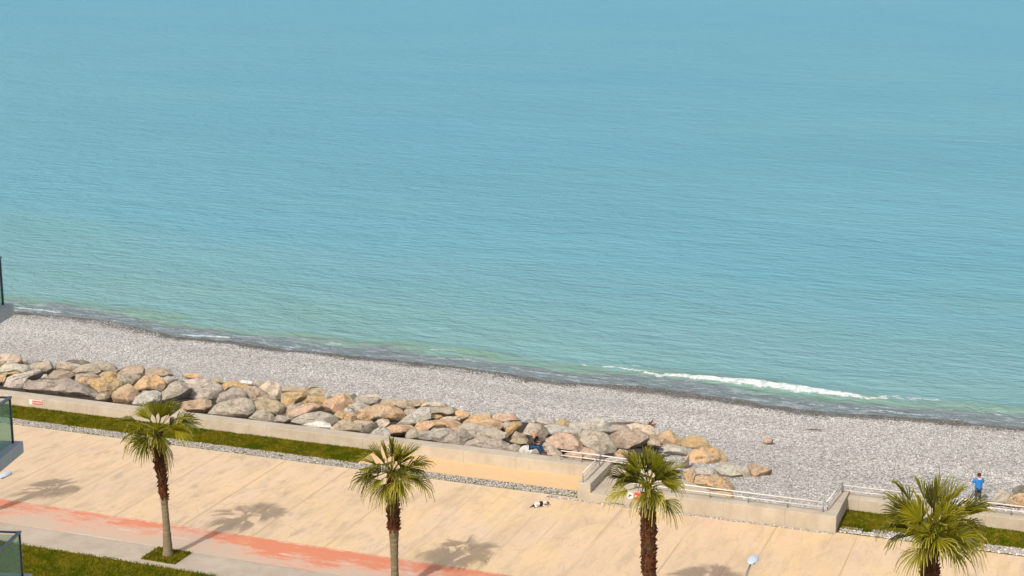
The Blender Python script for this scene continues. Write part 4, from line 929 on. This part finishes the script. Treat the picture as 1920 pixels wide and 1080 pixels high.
def palm(label, trunk_px, radii, fibre_from, crown_px, tips, scale_crop, off, Rb, Lmin, nrand, seed, base3=None, trunk3=None):
    rr = random.Random(seed); CROW = 60.6
    pts = trunk3 or [PC(x, y, CROW) for x, y in trunk_px]
    base = pts[0].copy(); base.z = 0
    root = empty('palm_tree', base)
    loc = [p - base for p in pts]; loc[0] = Vector((loc[0].x, loc[0].y, 0))
    # resample trunk
    def samp(t):
        x = t * (len(loc) - 1); i = min(int(x), len(loc) - 2); f_ = x - i
        return loc[i].lerp(loc[i + 1], f_), radii[i] * (1 - f_) + radii[i + 1] * f_
    tp = [samp(k / 60) for k in range(61)]
    rads = [r_ * (1 + .05 * math.sin(k * 2.1) * (1 if k / 60 < fibre_from else 2.0)) for k, (_, r_) in enumerate(tp)]
    kf = int(fibre_from * 60)
    rads[0] *= 1.12
    tr = MB().tube([p for p, _ in tp], rads, 14).build('trunk', [M['bark'], M['fibre']], root, smooth=True)
    for pl in tr.data.polygons:
        if pl.index // 14 >= kf and len(pl.vertices) == 4 or pl.index >= 60 * 14 + 1: pl.material_index = 1
    mb = MB(); nb = 230
    for k in range(nb):
        t = fibre_from - .015 + (1 - fibre_from) * (k + .5) / nb; p_, r_ = samp(min(t, .995)); an = k * 2.4 + rr.uniform(-.3, .3)
        o_ = Vector((math.cos(an), math.sin(an), 0)); s_ = Vector((-math.sin(an), math.cos(an), 0))
        q = p_ + o_ * r_ * .92; tip_ = q + o_ * rr.uniform(.05, .15) + Vector((0, 0, rr.uniform(.06, .24) * rr.choice((1, 1, 1, -.8)))); wv = rr.uniform(.025, .06)
        mb.add([q - s_ * wv - Vector((0, 0, .06)), q + s_ * wv - Vector((0, 0, .06)), q + Vector((0, 0, .1)), tip_ - s_ * wv * .4, tip_ + s_ * wv * .4], [(0, 1, 4, 3), (1, 2, 4), (0, 3, 2), (2, 3, 4)])
    mb.build('leaf_bases', M['fibre'], tr)
    C0 = loc[-1] if crown_px is None else PC(crown_px[0], crown_px[1], CROW) - base
    vs, fs, tn = [], [], []
    upi = Vector((0, math.sin(TH + .14), math.cos(TH + .14))); fwd = Vector((0, math.cos(TH + .14), -math.sin(TH + .14)))
    if tips:
        dist = (C0 + base - O).length; sc = F / dist
        cpx = crown_px
        for i, tp_ in enumerate(tips):
            x = off[0] + tp_[0] / scale_crop; y = off[1] + tp_[1] / scale_crop
            v2 = Vector(((x - cpx[0]) / sc, 0, 0)) + upi * (-(y - cpx[1]) / sc)
            r2 = v2.length; Lt = max(Lmin * rr.uniform(.92, 1.08), r2 * 1.03)
            dep = math.sqrt(max(Lt * Lt - r2 * r2, 0)) * .9
            sg = -1 if (len(tp_) > 2 and tp_[2] < 0) else (1 if len(tp_) > 2 else rr.choice((-1, 1)))
            if y > cpx[1] + 8 and len(tp_) < 3: sg = -1 if rr.random() < .75 else 1
            v3 = v2 + fwd * dep * sg
            # the tip hangs below the aim because of droop: start a little higher
            v3 += Vector((0, 0, (.12 if y < cpx[1] - 25 else .22) * Lt))
            leaf(vs, fs, tn, C0 + Vector((rr.uniform(-.08, .08), rr.uniform(-.08, .08), rr.uniform(-.12, .05))), v3, Lt, seed * 100 + i, Rb=Rb)
    for k in range(nrand):
        an = k * 2.4 + rr.random(); el = rr.uniform(-.5, 1.2)
        d_ = Vector((math.cos(an) * math.cos(el), math.sin(an) * math.cos(el), math.sin(el)))
        leaf(vs, fs, tn, C0, d_, Lmin * rr.uniform(.85, 1.05), seed * 100 + 50 + k, Rb=Rb)
    me = pyd('crown', vs, fs, True); at = me.attributes.new('tone', 'FLOAT', 'POINT'); at.data.foreach_set('value', tn)
    link('crown', me, M['frond'], root)
    tag(root, label, 'palm tree', 'fan palms in a row along the cycle lane')
    return root
palm('slender leaning palm with its whole trunk and grass square in view, leftmost', [(315, 1036), (312, 985), (309, 950), (305, 905), (300, 868), (297, 838), (296, 812)], [.25, .17, .16, .2, .25, .3, .16], .40,
     (295, 806), [(560, 170), (690, 150), (640, 200), (850, 100), (920, 190), (790, 200), (330, 250), (120, 450, 1), (170, 560), (260, 690, -1), (420, 900, -1), (530, 850, -1), (1100, 330), (1120, 600, 1), (1190, 420, 1), (760, 730, -1), (690, 770, -1), (900, 560, 1)], 6.75, (200, 720), 1.08, 1.75, 5, 1)
palm('palm with a shaggy brown collar halfway up its trunk, second from left', [(741, 1110), (740, 1062), (739, 1018), (738, 985), (737, 950), (736, 915), (736, 890)], [.2, .165, .19, .25, .26, .2, .15], .47,
     (733, 884), [(610, 80), (660, 110), (530, 160), (760, 200), (980, 160), (900, 200), (330, 150), (190, 330), (330, 530), (110, 720, -1), (330, 830, -1), (470, 990, -1), (840, 920, -1), (760, 940, -1), (1150, 820, -1), (900, 700, -1), (1170, 380), (1130, 560), (820, 570, -1), (420, 300), (870, 330)], 6.75, (640, 800), 1.1, 1.8, 6, 2)
palm('stout palm with thick reddish trunk in front of the railed wall, third from left', [(1223, 1187), (1219, 1120), (1217, 1080), (1216, 1040), (1216, 1000), (1215, 960), (1215, 925)], [.36, .29, .28, .3, .31, .31, .24], .36,
     (1215, 912), [(370, 120), (500, 100), (620, 80), (690, 80), (860, 90), (930, 130), (1180, 220), (1150, 390), (1210, 540), (150, 400), (300, 320), (350, 520), (460, 480), (130, 790, -1), (700, 820, -1), (1060, 1000, -1), (850, 920, -1), (950, 300), (600, 200), (560, 330), (1000, 330)], 6.75, (1110, 820), 1.15, 1.9, 8, 3)
palm('largest palm with the fullest crown, before the right railing, rightmost', [(1767, 1273), (1755, 1190), (1748, 1130), (1744, 1085), (1742, 1050), (1742, 1020), (1743, 1000)], [.4, .36, .36, .38, .34, .26, .18], .2,
     (1745, 1000), [(310, 70), (190, 220), (140, 360), (540, 80), (650, 60), (760, 80), (900, 130), (980, 190), (1190, 330), (1230, 620), (1240, 740, 1), (1130, 820), (1110, 980, -1), (900, 900, -1), (780, 990, -1), (440, 985, -1), (110, 850, -1), (270, 850, -1), (90, 700), (230, 540), (600, 560, -1), (1010, 470), (350, 400), (700, 330), (560, 960, -1), (860, 600), (420, 820), (480, 300), (620, 200), (1000, 330), (1170, 300, -1), (1120, 380, -1), (1190, 400), (700, 640, -1), (380, 560), (820, 460)], 5.625, (1640, 860), 1.3, 2.15, 12, 4)
b0 = W(-52.4, 60.6, 0)
palm('palm standing outside the left edge that only casts its shadow in view', None, [.25, .2, .18, .22, .26, .2], .4, None, None, 1, (0, 0), 1.05, 1.8, 20, 5,
     trunk3=[b0 + Vector((0, 0, z_)) for z_ in (0, 1.3, 2.5, 3.7, 4.9, 5.9)])
# grass squares at the palm bases
for i, a0 in enumerate((-52.4 + .0, -40.5, -28.6, -16.7, -4.8)):
    mb = MB().box(a0 - .93, a0 + .93, 59.85, 61.35, -.02, .035)
    tag(mb.build('planter_bed', M['turf'], None, True), 'turf bed under the palm', None, None, 'structure')
grass('grass', [(-41.43, -39.57, 59.85, 61.35, .035), (-29.5, -27.7, 59.85, 61.35, .035)], 1100, 'bright green square of grass around the leftmost palm trunk', 12)

# ------------------------------------------------------------ street lamps
def street_lamp(px, py, label):
    tip = P(px, py, 8.0); a_, c_ = ac(tip)
    root = empty('street_lamp', W(a_, c_ - 1.9, 0), -AZ)
    MB().tube([(0, 0, 0), (0, 0, .9), (0, 0, 6.6)], [.09, .075, .055], 10).tube([(0, 0, 6.6), (0, .08, 7.2), (0, .35, 7.68), (0, .8, 7.9), (0, 1.25, 7.96)], [.055, .045, .04, .038, .036], 8).build('pole', M['post'], root, smooth=True)
    MB().box(-.16, .16, -.16, .16, 0, .03).build('base_plate', M['post'], root)
    bm = bmesh.new(); bmesh.ops.create_uvsphere(bm, u_segments=20, v_segments=10, radius=1)
    for v in bm.verts: v.co = Vector((v.co.x * .19, 1.62 + v.co.y * .42, 8.0 + v.co.z * .085 * (1 if v.co.z > 0 else .35)))
    me = D.meshes.new('lamp_head'); bm.to_mesh(me); bm.free()
    for p_ in me.polygons: p_.use_smooth = True
    hd = link('lamp_head', me, M['lamp'], root)
    MB().box(-.13, .13, 1.35, 1.9, 7.955, 7.972).build('lens', M['lampdark'], hd)
    tag(root, label, 'street lamp', 'street lamps with flat oval heads')
street_lamp(1415, 1044, 'street lamp with round pale head in front of the promenade, right of the third palm')
street_lamp(17, 887, 'street lamp whose flat head pokes out under the middle balcony at the left edge')

# ------------------------------------------------------------ building with balconies at the left edge
d1 = Vector((-math.sin(math.radians(5)), -math.cos(math.radians(5)), 0)); d2 = Vector((-math.cos(math.radians(5)), math.sin(math.radians(5)), 0))
RZ = math.atan2(d2.y, d2.x)
cx0, cy0 = -10.88, 34.0
bld = empty('apartment_building', (cx0, cy0, 0)); tag(bld, 'apartment building at the left edge with glass balconies stacked above each other', 'building')
Rm = Matrix.Rotation(0, 4, 'Z')
def L3(s_, t_, z_): return d2 * s_ + d1 * t_ + Vector((0, 0, z_))     # s: into the building, t: back toward the camera
def lbox(mb, s0, s1, t0, t1, z0, z1):
    mb.add([L3(s0, t0, z0), L3(s1, t0, z0), L3(s1, t1, z0), L3(s0, t1, z0), L3(s0, t0, z1), L3(s1, t0, z1), L3(s1, t1, z1), L3(s0, t1, z1)], BF); return mb
lbox(MB(), 1.7, 14, .3, 20, 0, 27.3).build('wall', M['render'], bld)
lbox(MB(), 1.4, 14.3, 0, 20.3, 27.3, 27.6).build('roof', M['slab'], bld)
for fl in range(9):
    zt = 17.85 + (fl - 5) * 3.15
    if zt > 22: continue
    if zt < 1: continue
    sl_ = lbox(MB(), 0, 1.69, 0, 6.5, zt - .27, zt).build('balcony', M['slab'], bld, bevel=.015)
    hr = MB(); z1 = zt + 1.05
    hr.bar(L3(.17, .17, z1), L3(1.6, .17, z1), .05, .035).bar(L3(.17, .13, z1), L3(.17, 6.4, z1), .07, .045).build('handrail', M['railgrey'], sl_)
    for (s_, t_) in ((.17, .17), (.17, 1.45), (.17, 2.8), (.17, 4.2), (.17, 5.6), (1.5, .17)):
        MB().bar(L3(s_, t_, zt), L3(s_, t_, zt + 1.03), .045, .045).build('post', M['dark'], sl_)
    for (t0, t1) in ((.21, 1.41), (1.49, 2.76), (2.84, 4.16), (4.24, 5.56)):
        lbox(MB(), .162, .174, t0, t1, zt + .06, zt + .98).build('glass_panel', M['glass'], sl_)
    lbox(MB(), .21, 1.46, .162, .174, zt + .06, zt + .98).build('glass_panel', M['glass'], sl_)
    wn_ = lbox(MB(), 1.66, 1.695, 1.2, 4.2, zt + .02, zt + 2.3).build('window', M['dark'], bld)
    lbox(MB(), 1.64, 1.655, 1.3, 4.1, zt + .12, zt + 2.2).build('pane', M['win'], wn_)

# ------------------------------------------------------------ people and dog
def skinned(name, verts, edges, radii, mat, parent, sub=2, rootv=0):
    me = D.meshes.new(name); me.from_pydata([Vector(v) for v in verts], edges, []); me.update()
    o = D.objects.new(name, me); COL.objects.link(o)
    md = o.modifiers.new('skin', 'SKIN'); md.use_smooth_shade = True
    for i, r_ in enumerate(radii):
        sv = me.skin_vertices[0].data[i]; rr_ = r_ if isinstance(r_, tuple) else (r_, r_); sv.radius = rr_; sv.use_root = (i == rootv)
    s_ = o.modifiers.new('sub', 'SUBSURF'); s_.levels = sub; s_.render_levels = sub
    dg = bpy.context.evaluated_depsgraph_get(); new = bpy.data.meshes.new_from_object(o.evaluated_get(dg))
    COL.objects.unlink(o); D.objects.remove(o); D.meshes.remove(me)
    new.name = name
    new.materials.clear()
    return link(name, new, mat, parent)
def hand(vs, es, rs_, wi, d, side, curl):
    """palm and five fingers from wrist index wi"""
    w_ = Vector(vs[wi]); d = d.normalized(); side = side.normalized(); n_ = d.cross(side)
    vs.append(w_ + d * .05); es.append((wi, len(vs) - 1)); rs_.append((.036, .02)); pi_ = len(vs) - 1
    for k, (so_, ln) in enumerate(((-.03, .07), (-.01, .08), (.01, .075), (.03, .06))):
        a_ = w_ + d * .095 + side * so_; b_ = a_ + (d * math.cos(curl * .6) + n_ * math.sin(curl * .6)) * ln * .5; c2 = b_ + (d * math.cos(curl) + n_ * math.sin(curl)) * ln * .5
        i0 = len(vs); vs.extend([a_, b_, c2]); es.extend([(pi_, i0), (i0, i0 + 1), (i0 + 1, i0 + 2)]); rs_.extend([.010, .009, .007])
    i0 = len(vs); t_ = w_ + d * .035 - side * .045; vs.extend([t_, t_ + d * .045 - side * .012]); es.extend([(pi_, i0), (i0, i0 + 1)]); rs_.extend([.011, .009])
# seated man: local frame x = facing (screen right), y = away, z up; origin at the seat
man = empty('person', PC(994, 838, 79.95) + Vector((0, 0, -.05)), math.radians(-8))
V_ = [(0, 0, .12), (.05, 0, .32), (.14, 0, .52), (.20, 0, .60), (.27, 0, .70), (.30, 0, .80),            # pelvis spine neck head
      (.13, -.19, .54), (.24, -.26, .32), (.44, -.16, .30), (.13, .19, .54), (.27, .24, .34), (.46, .10, .34),      # arms
      (.08, -.10, .10), (.48, -.13, .12), (.66, -.12, -.28), (.80, -.13, -.33), (.08, .10, .10), (.50, .12, .16), (.74, .12, -.22), (.88, .12, -.27)]
V_ = [Vector(v) for v in V_]
E_ = [(0, 1), (1, 2), (2, 3), (3, 4), (4, 5), (2, 6), (6, 7), (7, 8), (2, 9), (9, 10), (10, 11), (0, 12), (12, 13), (13, 14), (14, 15), (0, 16), (16, 17), (17, 18), (18, 19)]
r_ = [(.15, .14), (.15, .13), (.16, .12), .06, .085, .095, .06, .046, .034, .06, .046, .034, .09, .075, .05, .04, .09, .075, .05, .04]
Vh, Eh, Rh = list(V_), list(E_), list(r_)
hand(Vh, Eh, Rh, 8, Vector((.8, .3, .1)), Vector((0, .9, .3)), 1.0); hand(Vh, Eh, Rh, 11, Vector((.8, -.3, .1)), Vector((0, .9, -.3)), 1.0)
body = skinned('body', Vh, Eh, Rh, M['skin'], man)
skinned('jacket', [V_[0] + Vector((-.01, 0, .02)), V_[1] + Vector((-.02, 0, 0)), V_[2], V_[6], V_[7], V_[8] - Vector((.05, 0, 0)), V_[9], V_[10], V_[11] - Vector((.03, 0, 0)), V_[3] - Vector((.02, 0, .03))],
        [(0, 1), (1, 2), (2, 3), (3, 4), (4, 5), (2, 6), (6, 7), (7, 8), (2, 9)], [(.20, .20), (.22, .19), (.23, .17), .10, .085, .065, .10, .085, .065, .085], M['jacket'], man)
skinned('trousers', [V_[0], V_[12], V_[13], V_[14], V_[16], V_[17], V_[18]], [(0, 1), (1, 2), (2, 3), (0, 4), (4, 5), (5, 6)], [(.19, .16), .13, .11, .085, .13, .11, .085], M['jeans'], man)
for s_, i1, i2 in ((0, 14, 15), (1, 18, 19)): skinned('shoe', [V_[i1] + Vector((0, 0, .03)), V_[i1] + Vector((.02, 0, -.04)), V_[i2] + Vector((.06, 0, -.01))], [(0, 1), (1, 2)], [.065, .068, .05], M['boot'], man)
hd = V_[5]
def headparts(root, hd, fwd, hairmat, hair_full):
    f_ = fwd.normalized(); sd = f_.cross(Vector((0, 0, 1))).normalized(); up = sd.cross(f_)
    n_ = MB().add([hd + f_ * .095 + up * .02, hd + f_ * .09 - up * .03 + sd * .015, hd + f_ * .09 - up * .03 - sd * .015, hd + f_ * .125 - up * .025], [(0, 1, 3), (0, 3, 2), (1, 2, 3)]).build('nose', M['skin'], root)
    e_ = MB()
    for q in (-1, 1):
        c_ = hd + f_ * .09 + sd * .032 * q + up * .015; e_.box(c_.x - .008, c_.x + .008, c_.y - .008, c_.y + .008, c_.z - .006, c_.z + .006)
    e_.build('eyes', M['hairb'], root)
    c_ = hd + f_ * .092 - up * .05; MB().box(c_.x - .01, c_.x + .01, c_.y - .02, c_.y + .02, c_.z - .004, c_.z + .004).build('mouth', M['boot'], root)
    for q in (-1, 1): MB().tube([hd + sd * .09 * q - up * .02, hd + sd * .1 * q + up * .02], [.012, .016], 6).build('ear', M['skin'], root)
    bm = bmesh.new(); bmesh.ops.create_uvsphere(bm, u_segments=16, v_segments=12, radius=.112)
    kill = [v for v in bm.verts if v.co.dot(f_) > (.045 if hair_full else .0) and v.co.dot(up) < .05 or v.co.dot(up) < (-.07 if hair_full else -.02)]
    bmesh.ops.delete(bm, geom=kill, context='VERTS'); bmesh.ops.translate(bm, verts=bm.verts, vec=hd + up * .01 - f_ * .01)
    me = D.meshes.new('hair'); bm.to_mesh(me); bm.free(); o_ = link('hair', me, hairmat, root); so_ = o_.modifiers.new('thick', 'SOLIDIFY'); so_.thickness = .012
headparts(man, hd, Vector((.85, 0, -.5)), M['hairg'], False)
tag(man, 'man in dark jacket and blue jeans sitting hunched on a white boulder', 'person')
# standing person in blue: back to the camera, hands up at the face
gp = W(-5.5, 84.9, 0); gp.z = float(zbeach(np.array([-5.5]), np.array([84.9]))[0]) + .02
pn = empty('person', gp, math.radians(8))
V_ = [Vector(v) for v in [(0, 0, .92), (0, 0, 1.12), (0, 0, 1.36), (0, .01, 1.47), (.01, .03, 1.56), (.01, .04, 1.64),
      (-.18, 0, 1.38), (-.30, .08, 1.22), (-.12, .20, 1.45), (.18, 0, 1.38), (.30, .08, 1.20), (.13, .20, 1.45),
      (-.09, 0, .88), (-.10, .01, .48), (-.11, -.02, .09), (-.12, .11, .04), (.09, 0, .88), (.10, .01, .48), (.11, -.02, .09), (.12, .11, .04)]]
r_ = [(.15, .11), (.14, .10), (.16, .10), .055, .08, .09, .06, .045, .033, .06, .045, .033, .09, .06, .045, .035, .09, .06, .045, .035]
Vh, Eh, Rh = list(V_), list(E_), list(r_)
hand(Vh, Eh, Rh, 8, Vector((.3, .1, .9)), Vector((0, .9, 0)), .9); hand(Vh, Eh, Rh, 11, Vector((-.3, .1, .9)), Vector((0, .9, 0)), .9)
skinned('body', Vh, Eh, Rh, M['skin'], pn)
skinned('anorak', [Vector((0, 0, .78)), V_[0], V_[1], V_[2], V_[6], V_[7], V_[8] - Vector((0, .02, .03)), V_[9], V_[10], V_[11] - Vector((0, .02, .03)), V_[3] - Vector((0, 0, .03))],
        [(0, 1), (1, 2), (2, 3), (3, 4), (4, 5), (5, 6), (3, 7), (7, 8), (8, 9), (3, 10)], [(.22, .17), (.21, .16), (.20, .15), (.20, .14), .10, .08, .055, .10, .08, .055, .09], M['anorak'], pn)
skinned('hood', [Vector((-.1, -.08, 1.46)), Vector((0, -.12, 1.43)), Vector((.1, -.08, 1.46))], [(0, 1), (1, 2)], [.05, .06, .05], M['hood'], pn)
skinned('trousers', [V_[0], V_[12], V_[13], V_[14] + Vector((0, 0, .02)), V_[16], V_[17], V_[18] + Vector((0, 0, .02))], [(0, 1), (1, 2), (2, 3), (0, 4), (4, 5), (5, 6)], [(.16, .12), .105, .08, .06, .105, .08, .06], M['trouser'], pn)
for i1, i2 in ((14, 15), (18, 19)): skinned('shoe', [V_[i1], V_[i1] + Vector((0, .01, -.03)), V_[i2] + Vector((0, .03, .01))], [(0, 1), (1, 2)], [.055, .058, .045], M['boot'], pn)
headparts(pn, V_[5], Vector((.1, 1, -.1)), M['hairb'], True)
tag(pn, 'person in a bright blue anorak standing on the shingle, back turned, hands raised', 'person')
# dog lying on the promenade, head to the right
t = NT('dog_coat', .85, .2); x_, y_, z_ = t.xyz()
nn = t.math('ADD', x_, t.mr(t.noise(7, 2), .3, .7, -.035, .035))
BLK = (.02, .018, .016, 1); WHT = alb(246, 226, 214); BRN = alb(110, 74, 50)
t.color(t.ramp(t.mr(nn, -.5, .62), [(0, BRN), (.12, BLK), (.20, WHT), (.44, BLK), (.60, WHT), (.80, BLK)], 'CONSTANT')); M['dog'] = t.m
dog = empty('dog', P(1011, 949.5, 0), math.radians(12))
Vd = [Vector(v) for v in [(-.20, 0, .13), (-.02, .02, .15), (.18, .01, .15), (.28, 0, .19), (.38, 0, .21), (.46, -.01, .17), (.54, -.02, .13),
      (-.24, -.11, .07), (-.12, -.17, .06), (-.32, -.20, .035), (-.24, .11, .07), (-.10, .16, .05), (-.26, .19, .035),
      (.18, -.10, .08), (.26, -.14, .045), (.42, -.17, .03), (.18, .10, .08), (.26, .13, .045), (.40, .15, .03), (-.34, .0, .07), (-.46, -.06, .035), (-.54, -.12, .025),
      (.36, -.07, .26), (.33, -.10, .24), (.36, .07, .26), (.33, .10, .24)]]
Ed = [(0, 1), (1, 2), (2, 3), (3, 4), (4, 5), (5, 6), (0, 7), (7, 8), (8, 9), (0, 10), (10, 11), (11, 12), (2, 13), (13, 14), (14, 15), (2, 16), (16, 17), (17, 18), (0, 19), (19, 20), (20, 21), (4, 22), (22, 23), (4, 24), (24, 25)]
rd = [(.12, .11), (.115, .11), (.12, .12), .075, .075, .05, .032, .07, .05, .028, .07, .05, .028, .05, .034, .026, .05, .034, .026, .035, .022, .012, .026, .014, .026, .014]
skinned('body', Vd, Ed, rd, M['dog'], dog)
tag(dog, 'white dog with black patches lying on the promenade in front of the terrace', 'dog')
